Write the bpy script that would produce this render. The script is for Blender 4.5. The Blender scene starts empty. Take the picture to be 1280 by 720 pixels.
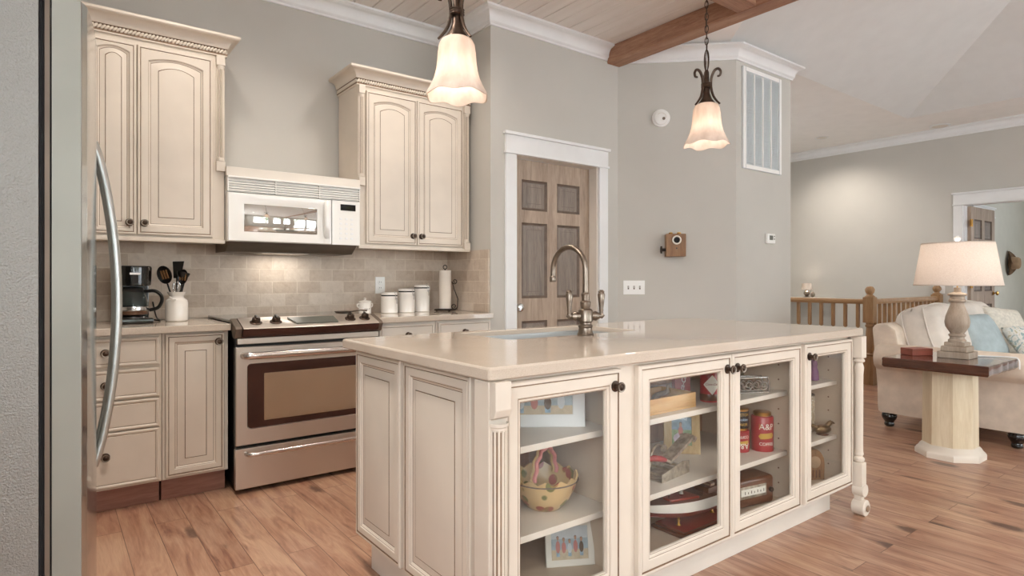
import bpy, bmesh, math, random
from mathutils import Vector, Matrix
RND = random.Random(7)
SC = bpy.context.scene
COL = SC.collection
PI = math.pi

# ------------------------------------------------------------------ camera
H = 1.10
HEAD = math.radians(52.7)
cam = bpy.data.cameras.new('camera')
co = bpy.data.objects.new('camera', cam)
COL.objects.link(co)
co.location = (0, 0, H)
co.rotation_euler = (PI / 2, 0, HEAD - PI / 2)
cam.sensor_width = 36
cam.lens = 760 / 1280 * 36
cam.shift_y = -10 / 1280
cam.clip_start = 0.05
SC.camera = co

# ------------------------------------------------------------------ materials
def lin(h):
    if isinstance(h, str):
        c = [int(h[i:i + 2], 16) / 255 for i in (0, 2, 4)]
    else:
        c = list(h)
    return tuple(x / 12.92 if x <= .04045 else ((x + .055) / 1.055) ** 2.4 for x in c) + (1,)

class NT:
    def __init__(s, name):
        s.m = bpy.data.materials.new(name)
        s.m.use_nodes = True
        s.t = s.m.node_tree
        s.t.nodes.clear()
        s.out = s.n('ShaderNodeOutputMaterial')
    def n(s, typ, **k):
        o = s.t.nodes.new(typ)
        for a, b in k.items():
            setattr(o, a, b)
        return o
    def l(s, a, b):
        s.t.links.new(a, b)
    def pr(s, rgb=None, rough=.5, metal=0, spec=.5, coat=0, trans=0):
        p = s.n('ShaderNodeBsdfPrincipled')
        if rgb is not None:
            p.inputs['Base Color'].default_value = lin(rgb)
        p.inputs['Roughness'].default_value = rough
        p.inputs['Metallic'].default_value = metal
        p.inputs['Specular IOR Level'].default_value = spec
        p.inputs['Coat Weight'].default_value = coat
        p.inputs['Transmission Weight'].default_value = trans
        s.l(p.outputs[0], s.out.inputs[0])
        s.p = p
        return p
    def coord(s, scale=(1, 1, 1), rot=(0, 0, 0)):
        c = s.n('ShaderNodeTexCoord')
        m = s.n('ShaderNodeMapping')
        m.inputs['Scale'].default_value = scale
        m.inputs['Rotation'].default_value = rot
        s.l(c.outputs['Object'], m.inputs[0])
        return m.outputs[0]
    def noise(s, vec, scale=5, detail=3, rough=.55, dist=0):
        o = s.n('ShaderNodeTexNoise')
        o.inputs['Scale'].default_value = scale
        o.inputs['Detail'].default_value = detail
        o.inputs['Roughness'].default_value = rough
        o.inputs['Distortion'].default_value = dist
        s.l(vec, o.inputs['Vector'])
        return o.outputs[0]
    def ramp(s, fac, stops):
        r = s.n('ShaderNodeValToRGB')
        e = r.color_ramp.elements
        while len(e) < len(stops):
            e.new(.5)
        for i, (p, c) in enumerate(stops):
            e[i].position = p
            e[i].color = lin(c)
        s.l(fac, r.inputs[0])
        return r.outputs[0]
    def mix(s, fac, a, b, mode='MIX'):
        m = s.n('ShaderNodeMix', data_type='RGBA', blend_type=mode)
        for sock, v in ((m.inputs[0], fac), (m.inputs[6], a), (m.inputs[7], b)):
            if isinstance(v, (int, float)):
                sock.default_value = v
            elif isinstance(v, (str, tuple)):
                sock.default_value = lin(v)
            else:
                s.l(v, sock)
        return m.outputs[2]
    def bump(s, h, strength=.3, dist=.002):
        b = s.n('ShaderNodeBump')
        b.inputs['Strength'].default_value = strength
        b.inputs['Distance'].default_value = dist
        s.l(h, b.inputs['Height'])
        s.l(b.outputs[0], s.p.inputs['Normal'])

M = {}
def plain(name, rgb, rough=.5, metal=0, var=.06, scale=6, bump=0, bscale=200, spec=.5, coat=0, stretch=(1, 1, 1)):
    t = NT(name)
    p = t.pr(rgb, rough, metal, spec, coat)
    c = t.coord(stretch)
    if var:
        c0 = [int(rgb[i:i + 2], 16) / 255 for i in (0, 2, 4)]
        lo = tuple(max(0, x * (1 - var)) for x in c0)
        hi = tuple(min(1, x * (1 + var)) for x in c0)
        t.l(t.ramp(t.noise(c, scale), [(.3, lo), (.7, hi)]), p.inputs['Base Color'])
    if bump:
        t.bump(t.noise(c, bscale, 2), bump)
    M[name] = t.m
    return t.m

plain('cream', 'DBCFC0', .42, var=.03, scale=3)
plain('cream_pale', 'E0D7CB', .42, var=.03, scale=3)
plain('cabinet_inside', 'CDBBA6', .5, var=.04, scale=3)
plain('glaze', '80664F', .6, var=.12, scale=30)
plain('trim_white', 'E9E9E8', .4, var=.01)
plain('wall_paint', 'C6C2BA', .8, var=.012, scale=2, bump=.08, bscale=500)
plain('ceiling_paint', 'F3F0EC', .85, var=.01, bump=.05, bscale=400)
plain('vault_grey', 'E0E0DE', .85, var=.01, bump=.05, bscale=400)  # cooler, greyer tone than the ceiling white, for the big slope and hip
plain('fridge_edge', '97978F', .4, .3, var=.04, scale=3)
plain('white_plastic', 'F0EEEA', .3, var=0)
plain('white_enamel', 'F3F0EA', .18, var=0, coat=.4)
plain('ceramic', 'EFE9E1', .22, var=.02, coat=.3)
plain('bronze', '4A3B31', .38, .75, var=.15, scale=40)
plain('iron', '3A302A', .5, .6, var=.12, scale=40)
plain('black_plastic', '141313', .28, var=0)
plain('black_gloss', '0B0A0A', .06, var=0, coat=.5)
plain('rubber', '0C0B0B', .8, var=0)
plain('dark_trim', '4A3029', .22, .3, var=.08)
plain('chrome', 'D9D9D9', .1, 1, var=0)
plain('brass', 'B98E4A', .28, .9, var=.1, scale=20)
plain('nickel', '8A7E72', .34, 1, var=.06, scale=30)
plain('sofa_fabric', 'D5C5B4', .92, var=.04, scale=14, bump=.25, bscale=700)
plain('pillow_cream', 'D9D0C6', .95, var=.03, scale=14, bump=.2, bscale=600)
plain('pillow_blue', 'A9B5B7', .95, var=.05, scale=16, bump=.25, bscale=600)
plain('knit', 'D8D1C4', .95, var=.06, scale=40, bump=.6, bscale=160)
plain('taupe_metal', '75685C', .5, .4, var=.05)  # warm grey, slightly metallic, for slots, caps and small fittings
plain('red_paint', '9C2A26', .35, var=.08, scale=20)
plain('red_label', 'A83338', .3, var=.05, scale=10)
plain('yellow_label', 'C9A24A', .4, var=.05)
plain('paper_white', 'ECE6DB', .6, var=.02)
plain('paper_towel', 'F1E7DB', .9, var=.02, bump=.3, bscale=250)
plain('felt', 'A98D70', .9, var=.06, scale=18, bump=.2, bscale=400)
plain('felt_dark', '6E553F', .9, var=.06, scale=18)
plain('hull_red', '8E3A2C', .35, var=.08)
plain('hull_white', 'E3DED4', .35, var=.02)
plain('old_brass', '7D684A', .3, .85, var=.15, scale=25)
plain('grille_shadow', 'D0D4D5', .6, var=0)
plain('purple', '7C4A77', .4, var=.1, scale=20)
plain('far_room', 'D2D0C5', .85, var=.01)
plain('leaf', '8A9478', .8, var=.3, scale=2)
plain('bounce_ground', 'E4E1DB', .9, var=.2, scale=2)  # pale outdoor ground, lifted to bounce light up to the ceilings
plain('bark', '6A5A48', .9, var=.2, scale=6)
plain('brown_box', '8A4B3C', .5, var=.08, scale=10)
plain('screen_grey', '66665E', .3, var=0)

def wood(name, cols, axis='z', rough=.45, scale=1.0, coat=0, bump=.15):
    t = NT(name)
    p = t.pr(cols[1], rough, coat=coat)
    k = {'x': (.8, 9, 9), 'y': (9, .8, 9), 'z': (9, 9, .8)}[axis]
    c = t.coord(tuple(a * scale for a in k))
    n = t.noise(c, 2.2, 6, .62, .8)
    col = t.ramp(n, [(.28, cols[0]), (.5, cols[1]), (.74, cols[2])])
    n2 = t.noise(t.coord(tuple(a * scale * 6 for a in k)), 3, 3)
    t.l(t.mix(.25, col, t.ramp(n2, [(.35, cols[0]), (.65, cols[2])])), p.inputs['Base Color'])
    t.bump(n2, bump)
    M[name] = t.m
wood('door_wood', ('8A7666', 'AC9784', 'C4B09C'), 'z', .5)
plain('door_groove', '6C5C50', .6, var=.1, scale=20)
wood('door_panel_wood', ('6A5E55', '877A70', 'A09284'), 'z', .5)
wood('beam_wood', ('7C5340', 'A17459', 'BE9A7E'), 'y', .55)
wood('beam_wood_x', ('7C5340', 'A17459', 'BE9A7E'), 'x', .55)
wood('rail_wood', ('7F5F40', '9C7852', 'B4916C'), 'z', .4)
wood('rail_wood_y', ('7F5F40', '9C7852', 'B4916C'), 'y', .4)
wood('slab_wood', ('2E1A14', '482A20', '66402F'), 'y', .16, coat=.6)
wood('box_wood', ('6E4A2C', '8C6440', 'A57F57'), 'z', .5)
wood('honey_wood', ('B98850', 'CFA46C', 'DDB987'), 'x', .45)
wood('walnut', ('4A2A1C', '66402C', '80563D'), 'x', .35)
wood('lamp_wood', ('8B7B6A', 'A39382', 'B9AA9A'), 'z', .6, bump=.3)
wood('pedestal_wood', ('C9B594', 'D8C7A9', 'E4D6BC'), 'z', .5)
wood('toe_wood', ('8A5C4C', 'A07060', 'B58676'), 'x', .4)
wood('frame_wood', ('B99A6A', 'CBB083', 'DBC59C'), 'z', .5)

# plank ceiling: white-washed boards
t = NT('plank_white')
p = t.pr('D9CEC4', .6)
c = t.coord((10, .7, 1))
t.l(t.ramp(t.noise(c, 2, 3), [(.3, 'E4DCD5'), (.7, 'ECE6E0')]), p.inputs['Base Color'])
M['plank_white'] = t.m

# hardwood floor, boards along y, knots and grain
t = NT('hardwood')
p = t.pr('A07A62', .3, spec=.5)
p.inputs['Coat Weight'].default_value = .15
p.inputs['Coat Roughness'].default_value = .18
cw = t.coord()
cr = t.coord(rot=(0, 0, PI / 2))
br = t.n('ShaderNodeTexBrick')
br.offset = .37
br.inputs['Scale'].default_value = 1
br.inputs['Brick Width'].default_value = 1.05
br.inputs['Row Height'].default_value = .127
br.inputs['Mortar Size'].default_value = .0016
br.inputs['Mortar Smooth'].default_value = .1
br.inputs['Bias'].default_value = 0
br.inputs['Color1'].default_value = (0, 0, 0, 1)
br.inputs['Color2'].default_value = (1, 1, 1, 1)
br.inputs['Mortar'].default_value = (.5, .5, .5, 1)
t.l(cr, br.inputs['Vector'])
# shift grain per board
sep = t.n('ShaderNodeSeparateColor')
t.l(br.outputs['Color'], sep.inputs[0])
mul = t.n('ShaderNodeVectorMath', operation='MULTIPLY')
cmb = t.n('ShaderNodeCombineXYZ')
for i in range(3):
    t.l(sep.outputs[0], cmb.inputs[i])
mul.inputs[1].default_value = (31, 17, 7)
t.l(cmb.outputs[0], mul.inputs[0])
def shifted(scale):
    a = t.n('ShaderNodeVectorMath', operation='ADD')
    t.l(t.coord(scale), a.inputs[0])
    t.l(mul.outputs[0], a.inputs[1])
    return a.outputs[0]
g1 = t.noise(shifted((9, 1.3, 1)), 1.6, 7, .6, 1.6)
g2 = t.noise(shifted((60, 3, 1)), 2, 3, .6, .4)
base = t.ramp(sep.outputs[0], [(0, '744539'), (.3, '986650'), (.65, 'AF7F64'), (1, 'C59E80')])
col = t.mix(.66, base, t.ramp(g1, [(.30, '3E1F1A'), (.37, '845343'), (.47, 'AF8167'), (.64, 'CFA98C')]))
col = t.mix(.25, col, t.ramp(g2, [(.3, '7A5240'), (.7, 'CBA78A')]))
vo = t.n('ShaderNodeTexVoronoi')
vo.inputs['Scale'].default_value = 1.0
t.l(shifted((4.2, 1.9, 1)), vo.inputs['Vector'])
kn = t.n('ShaderNodeMath', operation='ADD')
t.l(vo.outputs['Distance'], kn.inputs[0])
nz = t.n('ShaderNodeMath', operation='MULTIPLY')
t.l(t.noise(shifted((20, 9, 1)), 1.5, 3), nz.inputs[0])
nz.inputs[1].default_value = .16
t.l(nz.outputs[0], kn.inputs[1])
kf = t.n('ShaderNodeValToRGB')
kf.color_ramp.elements[0].position = .19
kf.color_ramp.elements[0].color = (1, 1, 1, 1)
kf.color_ramp.elements[1].position = .27
kf.color_ramp.elements[1].color = (0, 0, 0, 1)
t.l(kn.outputs[0], kf.inputs[0])
kfm = t.n('ShaderNodeMath', operation='MULTIPLY')
t.l(kf.outputs[0], kfm.inputs[0]); kfm.inputs[1].default_value = .8
col = t.mix(kfm.outputs[0], col, '45291F')
mf = t.n('ShaderNodeMath', operation='MULTIPLY')
t.l(br.outputs['Fac'], mf.inputs[0]); mf.inputs[1].default_value = .75
col = t.mix(mf.outputs[0], col, '54352A')
t.l(col, p.inputs['Base Color'])
t.bump(g2, .12, .002)
M['hardwood'] = t.m

# tumbled stone subway tile
t = NT('stone_tile')
p = t.pr('BCA893', .5)
tc = t.n('ShaderNodeTexCoord')
sx = t.n('ShaderNodeSeparateXYZ')
t.l(tc.outputs['Object'], sx.inputs[0])
ad = t.n('ShaderNodeMath', operation='ADD')
t.l(sx.outputs[0], ad.inputs[0]); t.l(sx.outputs[1], ad.inputs[1])
cb = t.n('ShaderNodeCombineXYZ')
t.l(ad.outputs[0], cb.inputs[0]); t.l(sx.outputs[2], cb.inputs[1])
br = t.n('ShaderNodeTexBrick')
for k_, v_ in (('Scale', 1), ('Brick Width', .155), ('Row Height', .078), ('Mortar Size', .0035), ('Mortar Smooth', .25)):
    br.inputs[k_].default_value = v_
br.inputs['Color1'].default_value = lin('B5A18E')
br.inputs['Color2'].default_value = lin('DDD0C2')
br.inputs['Mortar'].default_value = lin('D8CBBA')
t.l(cb.outputs[0], br.inputs['Vector'])
n1 = t.noise(tc.outputs['Object'], 22, 6, .65, .6)
c2 = t.mix(.4, br.outputs['Color'], t.ramp(n1, [(.25, 'AA9480'), (.5, 'CDBCA9'), (.75, 'DFD2C3')]), 'MIX')
t.l(c2, p.inputs['Base Color'])
bh = t.mix(.6, t.ramp(br.outputs['Fac'], [(0, 'FFFFFF'), (1, '000000')]), t.noise(tc.outputs['Object'], 60, 4))
t.bump(bh, .5, .004)
M['stone_tile'] = t.m

# quartz worktop
t = NT('quartz')
p = t.pr('C8BAAA', .07, spec=.5)
c = t.coord()
n1 = t.noise(c, 9, 3)
n2 = t.noise(c, 420, 1)
col = t.ramp(n1, [(.3, 'C3B4A3'), (.7, 'CCBEAF')])
col = t.mix(.5, col, t.ramp(n2, [(.3, 'A99987'), (.42, 'C6B7A7'), (.6, 'C9BBAC'), (.72, 'DACFC2')]))
t.l(col, p.inputs['Base Color'])
M['quartz'] = t.m

# brushed steel
def steel(name, rgb, rough, axis):
    t = NT(name)
    p = t.pr(rgb, rough, .92)
    k = {'x': (1, 160, 160), 'z': (160, 160, 1)}[axis]
    n = t.noise(t.coord(k), 3, 2)
    r = t.n('ShaderNodeMapRange')
    r.inputs[3].default_value = rough * .8
    r.inputs[4].default_value = rough * 1.3
    t.l(n, r.inputs[0]); t.l(r.outputs[0], p.inputs['Roughness'])
    t.bump(n, .04, .001)
    M[name] = t.m
steel('steel', 'D8CEC4', .36, 'x')
steel('steel_front', 'BFC2C0', .13, 'z')
steel('steel_v', 'C8C8C4', .3, 'z')
steel('steel_bar', 'D4CCC6', .2, 'x')
steel('steel_basin', 'BDBDBB', .28, 'x')

# pebbled grey fridge side
t = NT('pebbled_grey')
p = t.pr('8F8D89', .3, .4)
c = t.coord()
n = t.noise(c, 240, 2, .6)
t.bump(n, .7, .003)
M['pebbled_grey'] = t.m

def glass(name, tint=(1, 1, 1), amount=1.0, ior=1.45):
    t = NT(name)
    tr = t.n('ShaderNodeBsdfTransparent'); tr.inputs[0].default_value = (*tint, 1)
    gl = t.n('ShaderNodeBsdfGlossy'); gl.inputs['Roughness'].default_value = .01
    lw = t.n('ShaderNodeLayerWeight'); lw.inputs[0].default_value = .5
    pw = t.n('ShaderNodeMath', operation='POWER'); pw.inputs[1].default_value = 5
    t.l(lw.outputs['Facing'], pw.inputs[0])
    ml = t.n('ShaderNodeMath', operation='MULTIPLY_ADD'); ml.inputs[1].default_value = .9; ml.inputs[2].default_value = .02 * amount
    mx = t.n('ShaderNodeMixShader')
    t.l(pw.outputs[0], ml.inputs[0]); t.l(ml.outputs[0], mx.inputs[0])
    t.l(tr.outputs[0], mx.inputs[1]); t.l(gl.outputs[0], mx.inputs[2])
    t.l(mx.outputs[0], t.out.inputs[0])
    M[name] = t.m
glass('pane', (.97, .97, .96))
glass('clear_glass', (.86, .88, .87), 1.3)
glass('dark_glass', (.25, .2, .18), 1.5)

# oven and microwave window glass: mirror-like pane over a flat base colour
def mirrorish(name, rgb, fac):
    t = NT(name)
    d = t.n('ShaderNodeBsdfDiffuse'); d.inputs[0].default_value = lin(rgb)
    g = t.n('ShaderNodeBsdfGlossy'); g.inputs['Roughness'].default_value = .03; g.inputs[0].default_value = (.9, .88, .84, 1)
    mx = t.n('ShaderNodeMixShader'); mx.inputs[0].default_value = fac
    t.l(d.outputs[0], mx.inputs[1]); t.l(g.outputs[0], mx.inputs[2])
    t.l(mx.outputs[0], t.out.inputs[0])
    M[name] = t.m
mirrorish('oven_glass', '8A5F38', .6)  # amber base colour paints in a warm reflection
mirrorish('microwave_glass', '8C8C86', .55)

def translucent(name, rgb, tfac=.6, rough=.4, var=None):
    t = NT(name)
    d = t.n('ShaderNodeBsdfDiffuse'); d.inputs[0].default_value = lin(rgb)
    tr = t.n('ShaderNodeBsdfTranslucent'); tr.inputs[0].default_value = lin(rgb)
    if var:
        col = t.ramp(t.noise(t.coord(var[2]), var[3], 4), [(.3, var[0]), (.7, var[1])])
        t.l(col, d.inputs[0]); t.l(col, tr.inputs[0])
    mx = t.n('ShaderNodeMixShader'); mx.inputs[0].default_value = tfac
    t.l(d.outputs[0], mx.inputs[1]); t.l(tr.outputs[0], mx.inputs[2])
    t.l(mx.outputs[0], t.out.inputs[0])
    M[name] = t.m
translucent('alabaster', 'E2D6CC', .45, var=('D8CABE', 'EADFD6', (6, 6, 2), 6))
translucent('linen', 'E6DAD2', .45, var=('DDD3CA', 'F0E9E2', (40, 40, 160), 3))

def emit(name, rgb, s):
    t = NT(name)
    e = t.n('ShaderNodeEmission'); e.inputs[0].default_value = lin(rgb); e.inputs[1].default_value = s
    t.l(e.outputs[0], t.out.inputs[0])
    M[name] = t.m
emit('bulb', 'FFEBD0', 6)
emit('display_green', '6E7A45', .25)

# painted leaf pattern on the basket
t = NT('painted_basket')
p = t.pr('DCC39A', .3)
c = t.coord((20, 20, 17))
vo = t.n('ShaderNodeTexVoronoi'); vo.inputs['Scale'].default_value = 1.0
t.l(c, vo.inputs['Vector'])
leaf = t.ramp(vo.outputs['Distance'], [(.30, 'FFFFFF'), (.36, '000000')])
lc = t.ramp(t.noise(c, 1.0, 1), [(.42, 'A55C4C'), (.5, '9A7C48'), (.58, '76774A')])
t.l(t.mix(leaf, 'D2B585', lc), p.inputs['Base Color'])
M['painted_basket'] = t.m
# patterned pillow
t = NT('pillow_print')
p = t.pr('E0DFD8', .95)
c = t.coord((18, 18, 18))
n = t.noise(c, 1, 2, .5, 1.5)
t.l(t.ramp(n, [(.36, '9DB2B2'), (.44, 'E2E0D8'), (.56, 'E6E3DC'), (.64, 'C5BE9E')]), p.inputs['Base Color'])
M['pillow_print'] = t.m
# wicker / shell texture lamp
t = NT('shell_mosaic')
p = t.pr('D8CFBE', .5)
vo = t.n('ShaderNodeTexVoronoi'); vo.inputs['Scale'].default_value = 110
t.l(t.coord(), vo.inputs['Vector'])
t.l(t.ramp(vo.outputs['Distance'], [(0, 'F0EADF'), (.5, 'B3A48C')]), p.inputs['Base Color'])
t.bump(vo.outputs['Distance'], .6, .003)
M['shell_mosaic'] = t.m

# ------------------------------------------------------------------ mesh helper
WM = {}
class MB:
    def __init__(s):
        s.bm = bmesh.new(); s.mats = []; s.wn = False
    def mi(s, m):
        if m not in s.mats:
            s.mats.append(m)
        return s.mats.index(m)
    def mark(s):
        return len(s.bm.verts)
    def xf(s, start, mat):
        s.bm.verts.ensure_lookup_table()
        for v in list(s.bm.verts)[start:]:
            v.co = mat @ v.co
        return s
    def face(s, vs, m):
        try:
            f = s.bm.faces.new(vs)
            f.material_index = s.mi(m); f.smooth = True
            return f
        except ValueError:
            return None
    def box(s, x0, x1, y0, y1, z0, z1, m, bev=0, seg=2):
        v = [s.bm.verts.new((x, y, z)) for x in (x0, x1) for y in (y0, y1) for z in (z0, z1)]
        fs = [s.face([v[i] for i in q], m) for q in ((0, 1, 3, 2), (4, 6, 7, 5), (0, 4, 5, 1), (2, 3, 7, 6), (0, 2, 6, 4), (1, 5, 7, 3))]
        if bev:
            s.wn = True
            es = list({e for f in fs for e in f.edges})
            r = bmesh.ops.bevel(s.bm, geom=es, offset=bev, segments=seg, profile=.5, affect='EDGES')
            for f in r['faces']:
                f.smooth = True
        return s
    def rings(s, rings, m, cap0=True, cap1=True, closed=True, mats=None):
        R_ = [[s.bm.verts.new(p) for p in r] for r in rings]
        n = len(R_[0])
        for k in range(len(R_) - 1):
            a, b = R_[k], R_[k + 1]
            mm = mats[k] if mats else m
            for i in range(n if closed else n - 1):
                j = (i + 1) % n
                s.face([a[i], a[j], b[j], b[i]], mm)
        if cap0:
            s.face(R_[0][::-1], mats[0] if mats else m)
        if cap1:
            s.face(R_[-1], mats[-1] if mats else m)
        return R_
    def lathe(s, prof, m, c=(0, 0, 0), n=24, axis='z', mats=None, mod=None, caps=True):
        c = Vector(c); rings = []
        for r, z in prof:
            ring = []
            for i in range(n):
                a = 2 * PI * i / n
                rr, zz = (r, z) if mod is None else mod(r, z, a)
                x, y = rr * math.cos(a), rr * math.sin(a)
                q = {'z': (x, y, zz), '-y': (x, -zz, y), 'x': (zz, x, y), '-x': (-zz, x, -y), 'y': (x, zz, -y)}[axis]
                ring.append(c + Vector(q))
            rings.append(ring)
        s.rings(rings, m, caps, caps, mats=mats)
        return s
    def tube(s, pts, r, m, n=10, closed=False, caps=True, flat=None):
        pts = [Vector(p) for p in pts]; k = len(pts)
        rs = r if isinstance(r, (list, tuple)) else [r] * k
        rings = []; up = None
        for i in range(k):
            a = pts[i - 1] if (i > 0 or closed) else pts[i]
            b = pts[(i + 1) % k] if (i < k - 1 or closed) else pts[i]
            d = (b - a).normalized()
            if up is None:
                up = Vector((0, 0, 1)) if abs(d.z) < .9 else Vector((1, 0, 0))
            u = (up - d * up.dot(d)).normalized(); w = d.cross(u); up = u
            f = flat or (1, 1)
            rings.append([pts[i] + (u * math.cos(2 * PI * j / n) * f[0] + w * math.sin(2 * PI * j / n) * f[1]) * rs[i] for j in range(n)])
        if closed:
            R_ = s.rings(rings, m, False, False)
            a, b = R_[-1], R_[0]
            # best alignment of last ring on the first
            off = min(range(n), key=lambda o: (a[0].co - b[o].co).length)
            for i in range(n):
                s.face([a[i], a[(i + 1) % n], b[(i + 1 + off) % n], b[(i + off) % n]], m)
        else:
            s.rings(rings, m, caps, caps)
        return s
    def prism(s, pts, vec, m, bev=0):
        vec = Vector(vec)
        a = [s.bm.verts.new(p) for p in pts]
        b = [s.bm.verts.new(Vector(p) + vec) for p in pts]
        n = len(a); fs = [s.face(a[::-1], m), s.face(b, m)]
        for i in range(n):
            fs.append(s.face([a[i], a[(i + 1) % n], b[(i + 1) % n], b[i]], m))
        if bev:
            s.wn = True
            es = list({e for f in fs if f for e in f.edges})
            bmesh.ops.bevel(s.bm, geom=es, offset=bev, segments=2, profile=.5, affect='EDGES')
        return s
    def sweep(s, path, prof, m, mats=None):
        """mitred sweep of (out, z) along an open 2D path, out = right-hand side"""
        P = [Vector(p) for p in path]; N = []
        for i in range(len(P) - 1):
            d = (P[i + 1] - P[i]).normalized(); N.append(Vector((d.y, -d.x)))
        rings = []
        for i, p_ in enumerate(P):
            if i == 0: mv = N[0]
            elif i == len(P) - 1: mv = N[-1]
            else:
                b = (N[i - 1] + N[i]).normalized(); mv = b / max(.2, b.dot(N[i]))
            rings.append([(p_.x + mv.x * o, p_.y + mv.y * o, z) for o, z in prof])
        R_ = [[s.bm.verts.new(p) for p in r] for r in rings]; n = len(prof)
        for k in range(len(R_) - 1):
            for i in range(n):
                s.face([R_[k][i], R_[k][(i + 1) % n], R_[k + 1][(i + 1) % n], R_[k + 1][i]], mats[i] if mats else m)
        s.face(R_[0][::-1], m); s.face(R_[-1], m)
        return s
    def ell(s, c, r, m, n=16, k=10, pw=1.0):
        c = Vector(c)
        rings = []
        for i in range(1, k):
            ph = -PI / 2 + PI * i / k
            rings.append([c + Vector((r[0] * math.cos(ph) * math.cos(2 * PI * j / n), r[1] * math.cos(ph) * math.sin(2 * PI * j / n), r[2] * math.sin(ph))) for j in range(n)])
        s.rings(rings, m)
        return s
    def mesh(s, name, ang=35):
        bmesh.ops.recalc_face_normals(s.bm, faces=s.bm.faces)
        me = bpy.data.meshes.new(name)
        s.bm.to_mesh(me); s.bm.free()
        for mm in s.mats:
            me.materials.append(M[mm])
        me.set_sharp_from_angle(angle=math.radians(ang))
        return me
    def build(s, name, parent=None, ang=35, keep=False):
        """parent: vertices are given in world space unless the thing was made with local=True"""
        if parent is not None:
            mat, local = WM[parent]
            if not local:
                inv = mat.inverted()
                for v in s.bm.verts:
                    v.co = inv @ v.co
            o = bpy.data.objects.new(name, s.mesh(name, ang))
            COL.objects.link(o); o.parent = parent
            WM[o] = WM[parent]
            s.weight(o)
            return o
        loc = Vector((0, 0, 0))
        if not keep:
            xs = [v.co for v in s.bm.verts]
            loc = Vector(((min(c.x for c in xs) + max(c.x for c in xs)) / 2, (min(c.y for c in xs) + max(c.y for c in xs)) / 2, min(c.z for c in xs)))
            for v in s.bm.verts:
                v.co -= loc
        o = bpy.data.objects.new(name, s.mesh(name, ang))
        COL.objects.link(o); o.location = loc
        WM[o] = (Matrix.Translation(loc), False)
        s.weight(o)
        return o
    def weight(s, o):
        if s.wn:
            md_ = o.modifiers.new('weighted_normal', 'WEIGHTED_NORMAL'); md_.keep_sharp = True; md_.weight = 100

def tag(o, label, cat, group=None):
    o['label'] = label; o['category'] = cat
    if group: o['group'] = group
    return o
def thing(name, label, cat, loc, rotz=0, group=None, local=False):
    o = bpy.data.objects.new(name, None); COL.objects.link(o)
    o.empty_display_size = .05
    o.location = loc; o.rotation_euler = (0, 0, rotz)
    WM[o] = (Matrix.Translation(Vector(loc)) @ Matrix.Rotation(rotz, 4, 'Z'), local)
    return tag(o, label, cat, group)
def struct(name, mb, ang=35):
    o = mb.build(name, keep=True, ang=ang); o['kind'] = 'structure'
    return o
def dup(root, loc, rotz, label, group=None):
    r = root.copy(); COL.objects.link(r); r.location = loc; r.rotation_euler = (0, 0, rotz); r['label'] = label
    if group: r['group'] = group
    for ch in list(root.children):
        c_ = ch.copy(); COL.objects.link(c_); c_.parent = r
        for g in list(ch.children):
            d_ = g.copy(); COL.objects.link(d_); d_.parent = c_
    return r
def lettering(name, text, size, mat, m, parent, shear=0, wrap=None, space=1.0, depth=.0004):
    cu = bpy.data.curves.new(name, 'FONT'); cu.body = text; cu.size = size; cu.extrude = depth
    cu.align_x = 'CENTER'; cu.align_y = 'CENTER'; cu.shear = shear; cu.space_character = space; cu.resolution_u = 3
    tmp = bpy.data.objects.new(name, cu); COL.objects.link(tmp)
    me = bpy.data.meshes.new_from_object(tmp)
    bpy.data.objects.remove(tmp)
    for v in me.vertices:
        x, y, z = v.co
        if wrap:      # cylinder of radius wrap about local z, text facing -y
            r = wrap + z; a = x / wrap
            v.co = Vector((r * math.sin(a), -r * math.cos(a), y))
        else:         # facing -y
            v.co = Vector((x, -z, y))
        v.co = (Matrix() if WM[parent][1] else WM[parent][0].inverted()) @ (mat @ v.co)
    me.materials.clear(); me.materials.append(M[m])
    o = bpy.data.objects.new(name, me); COL.objects.link(o); o.parent = parent; WM[o] = WM[parent]
    return o
def T(x, y, z, rz=0, rx=0, ry=0):
    return Matrix.Translation((x, y, z)) @ Matrix.Rotation(rz, 4, 'Z') @ Matrix.Rotation(ry, 4, 'Y') @ Matrix.Rotation(rx, 4, 'X')
def spline(pts, n=8):
    """Catmull-Rom"""
    P = [Vector(p) for p in pts]; P = [2 * P[0] - P[1]] + P + [2 * P[-1] - P[-2]]
    out = []
    for i in range(1, len(P) - 2):
        a, b, c_, d = P[i - 1:i + 3]
        for j in range(n):
            u = j / n
            out.append(.5 * ((2 * b) + (c_ - a) * u + (2 * a - 5 * b + 4 * c_ - d) * u * u + (3 * b - a - 3 * c_ + d) * u ** 3))
    out.append(P[-2])
    return out
# ================================================================== SETTING
ZC = 2.975           # flat ceiling
YF = -3.6            # window wall behind the camera
XL = -.80; XE = 8.84
XR = 2.43; YP = 3.433
D0 = Vector((3.703, 3.433)); D1 = Vector((4.379, 2.785)); XC2 = 5.22
BX0, BX1 = 3.575, 3.715      # tie beam

# floor with the stairwell left open
VX, VY = 6.93, 2.86
mb = MB()
mb.box(XL - .1, VX, YF - .1, 5.3, -.12, 0, 'hardwood')
mb.box(VX, XE + .12, YF - .1, VY, -.12, 0, 'hardwood')
mb.box(XE + .12, 13.3, .3, 2.95, -.12, 0, 'hardwood')
struct('floor', mb)
mb = MB(); mb.box(VX - .6, XE + .1, VY - .6, 5.3, -2.75, -2.65, 'hardwood')
struct('floor_lower', mb)
# stairwell lining below the floor edge
mb = MB()
mb.box(VX - .03, VX + .02, VY, 5.2, -2.65, -.01, 'trim_white')
mb.box(VX, XE, VY - .03, VY + .02, -2.65, -.01, 'trim_white')
struct('trim_5', mb)

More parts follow.
